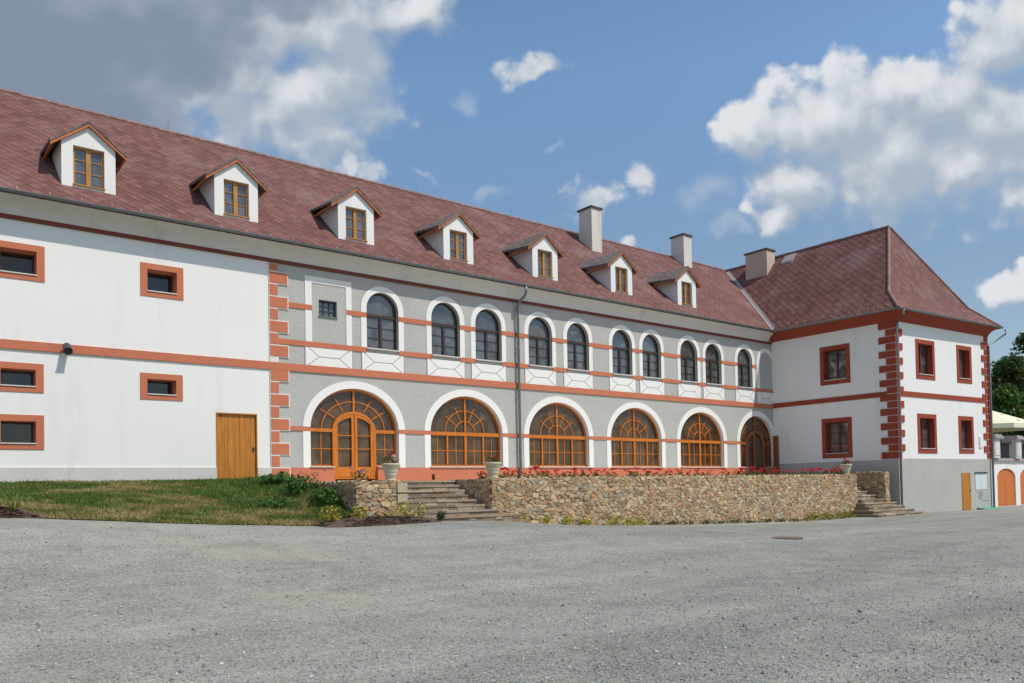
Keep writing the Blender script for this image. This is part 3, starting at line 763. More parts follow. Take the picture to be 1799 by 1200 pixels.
# --- dormers
def dormer(cx):
    yf = .30; hw = .725; zb = roof_z(yf) - .03; ze = 10.09; zp = 10.65
    w_ = MB()
    ww, wz0, wz1 = .42, 8.83, 10.0
    w_.wall([(cx - hw, zb), (cx - hw, ze), (cx, zp), (cx + hw, ze), (cx + hw, zb)], [rect(cx - ww, cx + ww, wz0, wz1)], yf)
    yb = -.6 + (ze - EZ) / SL + .15
    for s in (-1, 1):
        x_ = cx + s * hw
        q_ = [(x_, yf, zb), (x_, yb, roof_z(yb) - .05), (x_, yb, ze + .12), (x_, yf, ze)]
        w_.add(q_, [(3, 2, 1, 0)] if s < 0 else [(0, 1, 2, 3)])
    w_.reveal(rect(cx - ww, cx + ww, wz0, wz1), yf, yf + .20)
    o = w_.build('dormer', M['white'], house)
    # little saddle roof, rising slightly to the back, sides sweeping down
    ov = .31; k = (zp - ze) / hw; zt = zp + .16
    yF = yf - .12; y1 = -.6 + (zt - EZ) / SL + .5
    hx = hw + ov; zl = zt - k * hx
    y2 = -.6 + (zl + .26 - EZ) / SL + .25
    r_ = MB()
    r_.slab([[(cx - hx, yF, zl), (cx, yF, zt), (cx, y1, zt + .10), (cx - hx, y2, zl + .24)],
             [(cx, yF, zt), (cx + hx, yF, zl), (cx + hx, y2, zl + .24), (cx, y1, zt + .10)]], .09)
    # fix winding: faces as given run bottom-left, top; reversed for upward normals
    r_.f = [tuple(reversed(f_)) for f_ in r_.f]
    r_.build('dormer_roof', M['roofgrey'], o, uv=True)
    bb = MB()
    for s in (-1, 1):
        t0 = (cx + s * (hx - .01), zl - .092); t1 = (cx, zt - .092); dn = .09
        poly = [t0, t1, (t1[0], t1[1] - dn), (t0[0], t0[1] - dn)]
        bb.prism(poly if s > 0 else poly[::-1], yF + .015, yF + .055)
    # exposed rafters under the eaves
    for s in (-1, 1):
        bb.box(cx + s * (hx - .05) - .03, cx + s * (hx - .05) + .03, yF + .07, y2 - .35, zl - .16, zl - .095)
    bb.build('bargeboard', M['barge'], o)
    f = MB(); Y0, Y1 = yf + .11, yf + .17
    f.strip(rect(cx - ww + .001, cx + ww - .001, wz0 + .001, wz1 - .001), rect(cx - ww + .06, cx + ww - .06, wz0 + .07, wz1 - .06), Y0, Y1, closed=True)
    f.box(cx - .065, cx + .065, Y0 - .015, Y1 - .01, wz0 + .06, wz1 - .05)
    for zz in (wz0 + .42, wz0 + .78): f.box(cx - ww + .05, cx + ww - .05, Y0 + .015, Y1 - .02, zz, zz + .022)
    f.build('window_frame', M['ochre'], o)
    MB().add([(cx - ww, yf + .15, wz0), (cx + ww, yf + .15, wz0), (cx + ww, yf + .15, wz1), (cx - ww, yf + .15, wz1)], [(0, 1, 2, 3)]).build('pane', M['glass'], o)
    MB().add([(cx - ww, yf + .6, wz0 - .2), (cx + ww, yf + .6, wz0 - .2), (cx + ww, yf + .6, wz1 + .2), (cx - ww, yf + .6, wz1 + .2)], [(0, 1, 2, 3)]).build('dark_backing', M['black'], o)  # black sheet standing in for the darkness of the attic
    MB().box(cx - ww - .01, cx + ww + .01, yf - .06, yf + .12, wz0 - .02, wz0 + .015).build('sill', M['ochre'], o)
for x in (-5.36, -.95, 3.45, 8.0, 12.6, 17.4, 22.2): dormer(x)
# --- chimneys
M['chimb'] = plaster('brown_chimney_plaster', (.56, .44, .36), .12, 1.1, 25, .2, stain=((.36, .27, .20), .5))
def chimney(parent, x0, x1, y0, y1, zb, zt, mat='chim'):
    c_ = MB().box(x0, x1, y0, y1, zb, zt - .16).box(x0 + .015, x1 - .015, y0 + .015, y1 - .015, zt - .17, zt - .05).build('chimney', M[mat], parent)
    MB().box(x0 - .07, x1 + .07, y0 - .07, y1 + .07, zt - .06, zt + .03).build('cap', M['chimcap'], c_)
chimney(house, 19.6, 20.35, 4.5, 5.5, 11.5, 14.64)
chimney(house, 28.3, 29.05, 5.4, 6.4, 12.3, 14.98)
for x in (9.8, 15.5, 21.5, 27.0, -1.5):
    MB().tube([(x, 6.3, 13.75), (x, 6.3, 14.25)], .006, 5).build('lightning_rod', M['dmetal'], house)

# ------------------------------------------------------------------ the corner wing
wing = thing('corner_wing', 'white two storey corner wing with red quoins and steep hipped roof', 'building', (29.1, -6.97, 0))
W0 = Vector((29.1, -6.97, 0)); ya = R(-5.0)
fF = Matrix.Translation(W0) @ Matrix.Rotation(ya, 4, 'Z')                                   # front face: local x to the right
fS = Matrix.Translation((29.1, 0, 0)) @ Matrix.Rotation(R(-90), 4, 'Z')                     # side face: local x from y=0 towards the camera
LW, LS = 9.0, 6.97
def wing_window(frame, x0, x1, z0, z1, curtain):
    f = MB(); ix0, ix1, iz0, iz1 = x0 + .22, x1 - .22, z0 + .24, z1 - .22; yd = .24
    f.strip(rect(ix0 + .001, ix1 - .001, iz0 + .001, iz1 - .001), rect(ix0 + .07, ix1 - .07, iz0 + .07, iz1 - .07), yd, yd + .07, closed=True)
    xm = (ix0 + ix1) / 2; f.box(xm - .045, xm + .045, yd - .01, yd + .06, iz0 + .06, iz1 - .06)
    for k_ in (1 / 3, 2 / 3): f.box(ix0 + .05, ix1 - .05, yd + .02, yd + .05, iz0 + (iz1 - iz0) * k_ - .012, iz0 + (iz1 - iz0) * k_ + .012)
    o = f.build('casement_window', M['redwood'], wing, frame=frame)
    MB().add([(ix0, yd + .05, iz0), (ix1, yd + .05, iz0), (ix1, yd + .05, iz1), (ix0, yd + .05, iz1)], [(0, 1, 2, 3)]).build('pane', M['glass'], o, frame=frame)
    s_ = MB(); s_.strip(rect(x0, x1, z0, z1), rect(ix0, ix1, iz0, iz1), -.024, .01, closed=True); s_.reveal(rect(ix0, ix1, iz0, iz1), -.02, .34)
    s_.build('surround', M['wingred'], o, frame=frame)
    MB().box(ix0 - .02, ix1 + .02, -.06, yd, iz0 - .012, iz0 + .022).build('sill', M['light'], o, frame=frame)
    cu = MB(); n_ = 10
    for a_, b_ in curtain:
        xa, xb = ix0 + (ix1 - ix0) * a_, ix0 + (ix1 - ix0) * b_
        vs = [(xa + (xb - xa) * i / n_, .42 + .03 * (i % 2), z_) for z_ in (iz0 - .1, iz1 + .1) for i in range(n_ + 1)]
        cu.add(vs, [(i, i + 1, n_ + 2 + i, n_ + 1 + i) for i in range(n_)])
    cu.build('curtain', M['curtain'], o, frame=frame)
    return [(ix0, iz0), (ix0, iz1), (ix1, iz1), (ix1, iz0)]
SWN = [(2.94, 4.62, 4.71, 6.76), (2.94, 4.62, .82, 2.93)]
FWN = [(1.80, 3.56, 4.74, 6.77), (5.74, 7.26, 4.76, 6.78), (1.78, 3.54, .94, 2.96), (5.72, 7.26, .96, 2.97)]
sh = [wing_window(fS, *w, [(.0, .42), (.62, .8)]) for w in SWN]; fh = [wing_window(fF, *w, [(.45, .68)]) for w in FWN]
MB().wall(rect(0, LS, .62, 8.0), sh).build('side_wall', M['white'], wing, frame=fS)
MB().wall(rect(0, LW, .66, 8.0), fh).build('front_wall', M['white'], wing, frame=fF)
p_ = MB(); p_.box(0, LS + .03, -.03, .1, -2.6, .625); p_.build('side_plinth', M['grey'], wing, frame=fS)
pf = MB(); pf.box(.01, LW + .02, -.032, .1, -2.6, .67); pf.build('front_plinth', M['grey'], wing, frame=fF)
bk = MB(); A = fF @ Vector((LW, 0, 0))
bk.add([(A.x, A.y, -3), (A.x, 13, -3), (A.x, 13, 8), (A.x, A.y, 8)], [(0, 1, 2, 3)]); bk.add([(29.1, 13, -3), (A.x, 13, -3), (A.x, 13, 8), (33.7, 13, 13.6), (29.1, 13, 8)], [(0, 4, 3, 2, 1)])
bk.build('rear_wall', M['white'], wing)
wi = MB(); wi.box(29.4, 37.7, -6.5, -1.2, -.1, .0); wi.box(29.4, 37.7, -6.5, -1.2, 3.6, 4.1); wi.box(29.3, 38, -6.8, 12.9, 7.5, 7.6)
wi.add([(29.4, -1.2, 0), (37.7, -1.2, 0), (37.7, -1.2, 7.5), (29.4, -1.2, 7.5)], [(0, 1, 2, 3)]); wi.add([(33.6, -6.6, 0), (33.6, -1.2, 0), (33.6, -1.2, 7.5), (33.6, -6.6, 7.5)], [(0, 1, 2, 3)])
wi.build('interior', M['interior'], wing)
for nm, fr_, L_, x0 in (('side', fS, LS, 0.0), ('front', fF, LW, 0.0)):
    MB().box(.0, L_ + (.03 if nm == 'side' else .035), -.034, .02, 3.78, 4.04).build('string_course', M['wingred'], wing, frame=fr_)
wprof = [(0, 7.50), (-.05, 7.50), (-.07, 7.56), (-.14, 7.70), (-.26, 7.82), (-.40, 7.90), (-.55, 7.94), (-.57, 8.0), (0, 8.0)]
nn = len(wprof); cvw = MB()
c0 = fS @ Vector((0, 0, 0)); 
def ringpt(y, z):
    a_ = (29.1 + y, .2, z); bq = fF @ Vector((0, y, 0)); b_ = (29.1 + y, bq.y - y * math.tan(ya) * 1.0, z)
    e = fF @ Vector((LW - y, y, 0)); return [a_, (29.1 + y, (fF @ Vector((y, y, 0))).y, z), (e.x, e.y, z), (e.x, 13, z)]
rings = [ringpt(y, z) for y, z in wprof]
cvw.add([p for r_ in rings for p in r_], [(4 * i + k_, 4 * i + k_ + 1, 4 * ((i + 1) % nn) + k_ + 1, 4 * ((i + 1) % nn) + k_) for i in range(nn - 1) for k_ in range(3)])
cvw.build('cornice', M['wingred'], wing)
# quoins of the wing
def quoin_col(frame, xa, sgn, zlo, zhi, w1, w2, name, joints=True):
    z = zlo; k = 0
    while z < zhi - .1:
        L = w1 if k % 2 == 0 else w2; a_, b_ = sorted((xa, xa + sgn * L)); z1 = min(z + .36, zhi)
        o = MB().box(a_, b_, -.046, .03, z + .012, z1 - .012).build('quoin', M['wingred'], wing, frame=frame)
        a2, b3 = sorted((xa, xa + sgn * (min(w1, w2) + .0))); MB().box(a2, b3, -.040, .02, z - .0119, z + .0121).build('joint', M['joint'], o, frame=frame)
        z += .36; k += 1
quoin_col(fS, LS + .045, -1, .66, 7.5, .86, .50, 'side_quoins'); quoin_col(fF, -.03, 1, .67, 7.5, .32, .62, 'front_quoins'); quoin_col(fF, LW + .02, -1, .67, 7.5, .38, .70, 'far_quoins')
# roof
E0 = (28.42, -7.52, 7.99); E1 = (38.55, -8.33, 7.99); B0 = (29.5, -6.55, 9.1); B1 = (37.5, -7.05, 9.15); AP = (33.7, -4.6, 13.72)
wr = MB(); yb = 13.4
wr.slab([[E0, E1, B1, B0], [B0, B1, AP],
         [(28.42, yb, 7.99), E0, B0, (29.5, yb, 9.1)], [(29.5, yb, 9.1), B0, AP, (33.7, yb, 13.72)],
         [E1, (38.55, yb, 7.99), (37.5, yb, 9.1), B1], [B1, (37.5, yb, 9.1), (33.7, yb, 13.72), AP]], .09)
wroof = wr.build('hipped_roof', M['roof'], wing, uv=True)
rd = MB()
def ridge_line(mb, p, q, r=.09):
    p, q = Vector(p), Vector(q); L = (q - p).length; k = max(1, int(L / .38)); 
    for i in range(k):
        a_ = p.lerp(q, i / k); b_ = p.lerp(q, (i + 1.06) / k); dz_ = Vector((0, 0, random.uniform(-.008, .012))); mb.tube([a_ + dz_, b_ + dz_], r, 7)
ridge_line(rd, AP, (33.7, yb, 13.72)); ridge_line(rd, B0, AP, .08); ridge_line(rd, E0, B0, .08); ridge_line(rd, B1, AP, .08); ridge_line(rd, E1, B1, .08)
rd.build('ridge_tiles', M['ridge'], wroof)
vf = MB()
va = []
for i in range(14):
    tt = i / 13
    zz = 8.02 + (13.55 - 8.02) * tt
    yy = -.6 + (zz - EZ) / SL
    xx = 28.42 + (zz - 7.99) / 1.11 * 1.08 if zz < 9.1 else 29.5 + (zz - 9.1) / (13.72 - 9.1) * 4.2
    va.append((xx, yy, zz + .02))
vs = []
for (x_, y_, z_) in va: vs += [(x_ - .16, y_, z_ + .012), (x_, y_, z_ - .01), (x_ + .16, y_ , z_ + .17)]
vf.add(vs, [(3 * i + k_, 3 * i + k_ + 1, 3 * i + k_ + 4, 3 * i + k_ + 3) for i in range(13) for k_ in (0, 1)])
vf.build('valley_flashing', M['valley'], wroof)
gt = MB(); gutter(gt, (28.47, -.5, 7.98), (28.47, -7.52, 7.98), (-1, 0, 0), .07); d01 = (Vector(E1) - Vector(E0)).normalized(); gutter(gt, (28.3, -7.46, 7.98), tuple(Vector((28.3, -7.46, 7.98)) + d01 * 10.4), (d01.y, -d01.x, 0), .07)
gt.build('gutter', M['metal'], wroof)
y = -.4
while y > -7.3: MB().box(28.62, 28.70, y, y + .03, 8.2, 8.29).build('snow_guard', M['valley'], wroof); y -= .5
chimney(wing, 32.5, 33.35, 2.4, 3.95, 11.5, 14.05, 'chimb')
# roof hatch beside the chimney
MB().add([(33.0, 1.75, 13.08), (33.0, 1.0, 13.08), (33.5, 1.0, 13.6), (33.5, 1.75, 13.6), (33.0, 1.75, 12.9), (33.0, 1.0, 12.9), (33.5, 1.0, 13.4), (33.5, 1.75, 13.4)],
         [(0, 1, 2, 3), (0, 4, 5, 1), (1, 5, 6, 2), (3, 7, 4, 0), (2, 6, 7, 3)]).build('roof_hatch', M['valley'], wing)
MB().tube([(33.7, -3.6, 13.7), (33.7, -3.6, 14.25)], .006, 5).build('lightning_rod', M['dmetal'], wing)
dp = MB(); c_ = Vector((28.98, -7.12, 0))
dp.tube([(28.62, -7.66, 7.9), (28.62, -7.66, 7.7), (28.98, -7.16, 7.35), (29.0, -7.13, 7.2), (29.0, -7.13, -1.9)], .055, 10); dp.build('downpipe', M['metal'], wing, smooth=True)
dp = MB(); A = fF @ Vector((LW - .05, -.14, 0))
dp.tube([(38.95, -8.40, 7.9), (38.95, -8.40, 7.65), (A.x + .25, A.y, 7.1), (A.x, A.y, 6.95), (A.x, A.y, -2.0)], .055, 10); dp.build('downpipe', M['metal'], wing, smooth=True)
d = MB(); 
for i in range(4): d.box(5.80 + i * .225 + .004, 5.80 + (i + 1) * .225 - .004, -.06, -.03, -2.05, -.08)
sd = d.build('plank_door', M['door'], wing, frame=fF)
MB().box(6.58, 6.62, -.09, -.06, -1.1, -.98).build('handle', M['dmetal'], sd, frame=fF)
# pinned notices on the plinth
nb_ = thing('notice_board', 'pale double notice board with dark top edge on the grey plinth', 'notice board', tuple(fF @ Vector((7.8, -.03, -.6))))
MB().box(7.20, 7.78, -.055, -.034, -1.0, -.12).box(7.80, 8.40, -.055, -.034, -1.0, -.12).build('panel', M['board'], nb_, frame=fF)
MB().box(7.16, 8.46, -.10, -.033, -.11, -.05).build('header', M['dmetal'], nb_, frame=fF)
mk = MB()
mk.box(7.35, 8.0, -.045, -.034, -1.16, -1.13); 
o_ = [(7.72 + .2 * math.cos(2 * PI * i / 24), -1.36 + .17 * math.sin(2 * PI * i / 24)) for i in range(24)][::-1]; i_ = [(7.72 + .14 * math.cos(2 * PI * i / 24), -1.36 + .11 * math.sin(2 * PI * i / 24)) for i in range(24)][::-1]
mk.strip(o_, i_, -.045, -.034, closed=True)
mk.box(7.70, 7.74, -.0455, -.034, -1.42, -1.28); mk.box(7.85, 8.2, -.045, -.034, -1.62, -1.59); mk.box(8.3, 8.55, -.045, -.034, -1.62, -1.58)
mk.build('wall_emblem', M['line'], nb_, frame=fF)
mb_ = MB(); mb_.box(7.80, 8.14, -.05, .0, 1.28, 1.9); mb_.box(7.84, 8.10, -.06, -.05, 1.32, 1.86); tag(mb_.build('meter_cabinet', M['white_trim'], None, frame=fF), 'small pale meter cabinet on the white wall above the notice board', 'cabinet')
ts = MB(); ts.add([tuple(fF @ Vector((x_, y_, z_))) for x_, y_, z_ in [(7.3, -.05, -1.98), (9.0, -.05, -2.0), (8.95, -.5, -2.05), (8.2, -.62, -2.03), (7.4, -.45, -2.05), (7.3, -.05, -2.02), (9.0, -.05, -2.06)]], [(0, 4, 3, 2, 1)])
ts.v = [(x_, y_, float(ground_z(x_, y_)) + (.10 if i < 2 else .03)) for i, (x_, y_, z_) in enumerate(ts.v)]
n0 = len(ts.v); ts.add([(x_, y_, z_ - .03) for x_, y_, z_ in ts.v], [(0, 1, 2, 3, 4)]); ts.f += [(i, (i + 1) % 5, n0 + (i + 1) % 5, n0 + i) for i in range(5)]
tag(ts.build('tarpaulin', M['teal']), 'green tarpaulin strip lying at the foot of the grey plinth', 'tarpaulin')
# spotlight on the string course
sp = thing('wall_spotlight', 'small black floodlight fixed to the orange band of the white wall', 'wall lamp', (-6.05, -.05, 3.86))
MB().box(-6.11, -5.99, -.16, -.05, 3.80, 3.92).tube([(-6.05, -.12, 3.86), (-6.05, -.22, 3.90)], .02, 6).build('bracket', M['dmetal'], sp)
MB().tube([(-6.05, -.14, 3.93), (-6.05, -.36, 3.76)], .105, 14).tube([(-6.05, -.36, 3.76), (-6.05, -.38, 3.745)], .12, 14).build('lamp_head', M['dmetal'], sp, smooth=False)

# ------------------------------------------------------------------ rubble stone walls
STONES = np.array([(.37, .26, .15), (.33, .225, .125), (.42, .31, .19), (.29, .20, .115), (.36, .28, .18), (.38, .245, .135), (.31, .25, .18), (.45, .35, .22), (.35, .21, .12), (.26, .18, .11)])
def rubble(mb, o, u, v, lu, lv, seed, su=.26, sv=.125, step=.026, amp=.034, outline=None, tone=1.0):
    """relief of stones over the parallelogram o + a*u + b*v; normal = u x v"""
    r = np.random.default_rng(seed)
    o, u, v = (np.array(q, float) for q in (o, u, v)); nrm = np.cross(u, v); nrm /= np.linalg.norm(nrm)
    na, nb2 = max(3, int(lu / step)), max(3, int(lv / step))
    a = np.linspace(0, lu, na); b = np.linspace(0, lv, nb2); A, B = np.meshgrid(a, b)
    cu, cv_ = int(lu / su) + 3, int(lv / sv) + 3
    ii, jj = np.meshgrid(np.arange(cu), np.arange(cv_))
    sa = ((ii - 1 + .5 * (jj % 2)) * su + r.uniform(-.42, .42, ii.shape) * su).ravel(); sb_ = ((jj - 1) * sv + r.uniform(-.38, .38, ii.shape) * sv).ravel()
    wgt = r.uniform(-.05, .09, len(sa))
    wa = A + .02 * np.sin(B * 23 + 3 * np.sin(A * 9)); wb = B + .012 * np.sin(A * 19)
    F1 = np.empty(A.size); F2 = np.empty(A.size); I = np.empty(A.size, int); pa, pb = wa.ravel(), wb.ravel()
    for s0 in range(0, A.size, 4000):
        da = np.abs(pa[s0:s0 + 4000, None] - sa[None]) / su; db = np.abs(pb[s0:s0 + 4000, None] - sb_[None]) / sv
        d = (da ** 3.4 + db ** 3.4) ** (1 / 3.4) - wgt[None]
        k = np.argpartition(d, 1, axis=1)[:, :2]; dd = np.take_along_axis(d, k, 1); sw_ = dd[:, 0] > dd[:, 1]
        F1[s0:s0 + 4000] = np.where(sw_, dd[:, 1], dd[:, 0]); F2[s0:s0 + 4000] = np.where(sw_, dd[:, 0], dd[:, 1]); I[s0:s0 + 4000] = np.where(sw_, k[:, 1], k[:, 0])
    e = np.clip((F2 - F1) / .15, 0, 1); e = e * e * (3 - 2 * e)
    off = r.uniform(-.5, .5, len(sa)); tilt = r.uniform(-.18, .18, (len(sa), 2))
    h = e * (.75 + .5 * off[I]) * amp + ((pa - sa[I]) * tilt[I, 0] + (pb - sb_[I]) * tilt[I, 1]) * e + r.normal(0, .0025, A.size)
    edge = (np.minimum(np.minimum(pa, lu - pa), np.minimum(pb, lv - pb)) < 1e-4); h[edge] = 0
    sc = 1.2 * tone * STONES[r.integers(0, len(STONES), len(sa))] * r.uniform(.8, 1.2, (len(sa), 1))
    c = sc[I] * (.80 + .2 * e)[:, None] * (1 - e)[:, None] * 0 + sc[I] * e[:, None] + np.array([.20, .15, .10]) * (1 - e)[:, None]
    P = o + pa[:, None] * 0 + A.ravel()[:, None] * u + B.ravel()[:, None] * v + h[:, None] * nrm
    if outline is not None: P = outline(P)
    base = len(mb.v); mb.v.extend(map(tuple, P.tolist())); mb.c.extend(c.tolist())
    mb.f.extend((base + j * na + i, base + j * na + i + 1, base + (j + 1) * na + i + 1, base + (j + 1) * na + i) for j in range(nb2 - 1) for i in range(na - 1))
def stone_block(mb, x0, x1, y0, y1, z0, z1, seed, faces='fltr', **k):
    X, Y, Z = x1 - x0, y1 - y0, z1 - z0
    if 'f' in faces: rubble(mb, (x0, y0, z0), (1, 0, 0), (0, 0, 1), X, Z, seed, **k)
    if 'l' in faces: rubble(mb, (x0, y1, z0), (0, -1, 0), (0, 0, 1), Y, Z, seed + 1, **k)
    if 'r' in faces: rubble(mb, (x1, y0, z0), (0, 1, 0), (0, 0, 1), Y, Z, seed + 2, **k)
    if 't' in faces: rubble(mb, (x0, y0, z1), (1, 0, 0), (0, 1, 0), X, Y, seed + 3, **k)
    if 'b' in faces: rubble(mb, (x1, y1, z0), (-1, 0, 0), (0, 0, 1), X, Z, seed + 4, **k)
ZT = -.10
w = MB(); stone_block(w, 4.35, 25.9, -6.5, -6.0, -2.5, ZT, 21, 'ftr'); rubble(w, (4.35, -4.2, -1.9), (0, -1, 0), (0, 0, 1), 2.3, 1.9 + ZT, 23)
tag(w.build('terrace_wall', M['stone']), 'long rubble stone retaining wall below the red flowers', 'stone wall')
w = MB(); stone_block(w, -.2, 1.35, -6.5, -6.0, -1.8, ZT - .05, 31, 'flt'); rubble(w, (-.2, -.3, -1.6), (0, -1, 0), (0, 0, 1), 5.7, 1.55 + ZT, 33); rubble(w, (1.35, -6.5, -1.9), (0, 1, 0), (0, 0, 1), 2.3, 1.85 + ZT, 35)
rubble(w, (-.2, -6.0, ZT - .05), (1, 0, 0), (0, 1, 0), .4, 5.7, 36)
for zz, hh in ((-.47, .27), (-.75, .24)): w.box(1.05, 1.365, -6.57, -6.3, zz, zz + hh, (.46, .39, .27))
tag(w.build('pier_wall', M['stone']), 'short rubble stone wall piece between grass bank and wide steps', 'stone wall')
w = MB(); stone_block(w, 28.12, 28.55, -6.75, -4.3, -2.3, 0.02, 41, 'flt', su=.22, sv=.14)
tag(w.build('stair_cheek', M['stone']), 'narrow shaded stone cheek wall beside the white wing', 'stone wall')
kind(MB().add([(-.1, -6.05, ZT - .03), (29.05, -6.05, ZT - .03), (29.05, -.0, ZT - .03), (-.1, 0, ZT - .03)], [(0, 1, 2, 3)]).build('terrace', M['plinth']), 'structure') if False else None
tr = MB()
tr.add([(.0, -6.1, ZT - .03), (1.4, -6.1, ZT - .03), (1.4, -4.0, ZT - .03), (4.3, -4.0, ZT - .03), (4.3, -6.1, ZT - .03), (25.95, -6.1, ZT - .03), (25.95, -4.3, ZT - .03), (28.2, -4.3, ZT - .03), (28.2, -4.0, ZT - .03), (29.09, -4.0, ZT - .03), (29.09, 0, ZT - .03), (-.1, 0, ZT - .03)],
       [tuple(range(12))])
kind(tr.build('terrace_paving', M['plinth']), 'structure')
def stairs(name, label, steps, seed):
    w = MB()
    r = random.Random(seed)
    def tone(k=1.0):
        c_ = STONES[r.randrange(len(STONES))] * r.uniform(.8, 1.2) * k; g_ = c_.mean(); return tuple(c_ * .7 + g_ * .3)
    for (x0, x1, y0, y1, z0, z1) in steps:
        x = x0
        while x < x1 - .01:                                            # tread slabs
            xe = min(x1, x + r.uniform(.45, 1.0)); xe = x1 if x1 - xe < .25 else xe
            w.box(x + .006, xe - .006, y0 - .016 + r.uniform(-.012, .012), y1, z1 - .055, z1 + r.uniform(-.006, .006), tone(1.0)); x = xe
        zz = z0
        while zz < z1 - .07:                                           # riser courses
            ze = min(z1 - .058, zz + r.uniform(.07, .12)); ze = z1 - .058 if z1 - .058 - ze < .05 else ze; x = x0 + .01
            while x < x1 - .015:
                xe = min(x1 - .01, x + r.uniform(.18, .55)); xe = x1 - .01 if x1 - .01 - xe < .15 else xe
                w.box(x + .005, xe - .005, y0 + r.uniform(0, .018), y1, zz + .004, ze - .002, tone(.9)); x = xe
            zz = ze
    return tag(w.build(name, M['stone']), label, 'steps')
S1 = []
zt = ZT - .02
for i in range(8):
    z1 = -1.32 + (i + 1) * .152 - .02; y0 = -6.98 + i * .34
    S1.append((1.37 if i > 1 else 1.25 - .1 * (1 - i), 4.33 if i > 1 else 4.55 + .55 * (1 - i), y0, y0 + .40, z1 - .17 if i else z1 - .5, z1))
stairs('stone_steps', 'wide straight rubble stone steps between pier wall and long retaining wall', S1, 61)
S2 = []
for i in range(5):
    z1 = -1.28 + (i + 1) * .19; y0 = -6.35 + i * .36; S2.append((25.93, 28.10, y0, y0 + .42, z1 - .21, z1))
for i, (xe, y0) in enumerate(((29.75, -7.80), (29.5, -7.5), (29.2, -7.2), (28.98, -6.95), (28.9, -6.7))):
    S2.append((25.3 + .16 * i, xe, y0, -6.3 if i < 3 else -6.0, -2.3 if i == 0 else -1.95 + .165 * (i) - .2, -1.95 + .165 * i))
stairs('stone_steps', 'stone steps spreading around the shaded corner of the white wing', S2, 161)

# ------------------------------------------------------------------ plants
def leaf_cloud(n, centre, rad, size, base, seed, flat=.0, shell=.5):
    r = np.random.default_rng(seed)
    d = r.normal(size=(n, 3)); d /= np.linalg.norm(d, axis=1)[:, None]; rr = (shell + (1 - shell) * r.random(n)) ** .7
    P = np.array(centre) + d * rr[:, None] * np.array(rad)
    a = r.normal(size=(n, 3)); a /= np.linalg.norm(a, axis=1)[:, None]; bb = np.cross(a, r.normal(size=(n, 3))); bb /= np.linalg.norm(bb, axis=1)[:, None]
    s = size * r.uniform(.6, 1.3, (n, 1))
    V = np.stack([P - a * s * .5, P + bb * s * .32, P + a * s * .6, P - bb * s * .32], 1)
    c = np.array(base) * r.uniform(.65, 1.4, (n, 1)) * (1 + r.normal(0, .08, (n, 3)))
    return V.reshape(-1, 3), np.repeat(np.clip(c, .005, 1), 4, 0), n
def add_leaves(mb, *a, **k):
    V, c, n = leaf_cloud(*a, **k); o = len(mb.v)
    mb.v.extend(map(tuple, V.tolist())); mb.c.extend(c.tolist()); mb.f.extend((o + 4 * i, o + 4 * i + 1, o + 4 * i + 2, o + 4 * i + 3) for i in range(n))
def geranium_meshes(seed, s, col_):
    f = MB(); b_ = MB(); r = random.Random(seed)
    for k in range(4): add_leaves(f, 14, (r.uniform(-.14, .14) * s, r.uniform(-.1, .1) * s, r.uniform(.03, .14) * s), (.12 * s, .12 * s, .09 * s), .07 * s, (.06, .12, .025), seed * 9 + k)
    for k in range(r.randint(2, 5)):
        add_leaves(b_, 26, (r.uniform(-.2, .2) * s, r.uniform(-.12, .12) * s, r.uniform(.14, .32) * s), (.05 * s, .05 * s, .04 * s), .04 * s, col_, seed * 13 + k, shell=.3)
    return f, b_
protos = []
for k in range(3):
    f, b_ = geranium_meshes(k + 1, 1.0, (.62, .035, .03) if k < 2 else (.60, .03, .05))
    g = thing('geranium', 'red geranium in the row of flowers on the stone wall top', 'flower', (0, 0, 0), 'red geraniums along the wall top')
    f.build('foliage', M['leaf'], g); b_.build('blossoms', M['petal'], g); protos.append(g)
gspots = []
x = 5.2
while x < 25.7:
    gspots.append((x, -6.0 + random.uniform(-.28, .25), random.uniform(.75, 1.2))); x += random.uniform(.20, .52) * (1.0 if x < 17 else .72)
used = 0
for i, (x, y, s) in enumerate(gspots):
    g = protos[i] if i < 3 else copy_tree(protos[i % 3])
    g.location = (x, y, ZT - .01); g.rotation_euler = (0, 0, random.uniform(0, 6.28)); g.scale = (s, s, s)
def potted(name, label, loc, petals, tilt=0):
    p = thing('flower_pot', label, 'flower pot', loc, 'cast stone pots on the walls')
    b_ = MB(); pr = [(.15, 0), (.155, .04), (.14, .06), (.165, .15), (.175, .16), (.185, .24), (.195, .25), (.21, .33), (.225, .36), (.25, .42), (.265, .44), (.27, .485), (.255, .50), (.22, .50), (.21, .45), (.05, .45)]
    b_.lathe(pr, 24); b_.v = [(x + loc[0], y + loc[1], z + loc[2]) for x, y, z in b_.v]; b_.build('pot', M['pot'], p, smooth=False)
    f = MB(); bl = MB(); r = random.Random(hash(label) % 999)
    for k in range(5): add_leaves(f, 16, (loc[0] + r.uniform(-.15, .2), loc[1] + r.uniform(-.12, .12), loc[2] + .52 + r.uniform(0, .12)), (.13, .12, .08), .08, (.055, .11, .03), 300 + k)
    for k, pc in enumerate(petals):
        add_leaves(bl, 30, (loc[0] + r.uniform(-.16, .17), loc[1] + r.uniform(-.13, .1), loc[2] + .62 + r.uniform(-.04, .17)), (.075, .07, .06), .055, pc, 400 + k, shell=.25)
    f.build('foliage', M['leaf'], p); bl.build('blossoms', M['petal'], p)
RED = (.62, .03, .035); PINK = (.80, .55, .55); WHI = (.80, .70, .62)
potted('flower_pot', 'cast stone pot with pink, white and red flowers left of the wide steps', (1.02, -6.25, ZT - .05), [PINK, WHI, RED, PINK, RED, WHI, PINK])
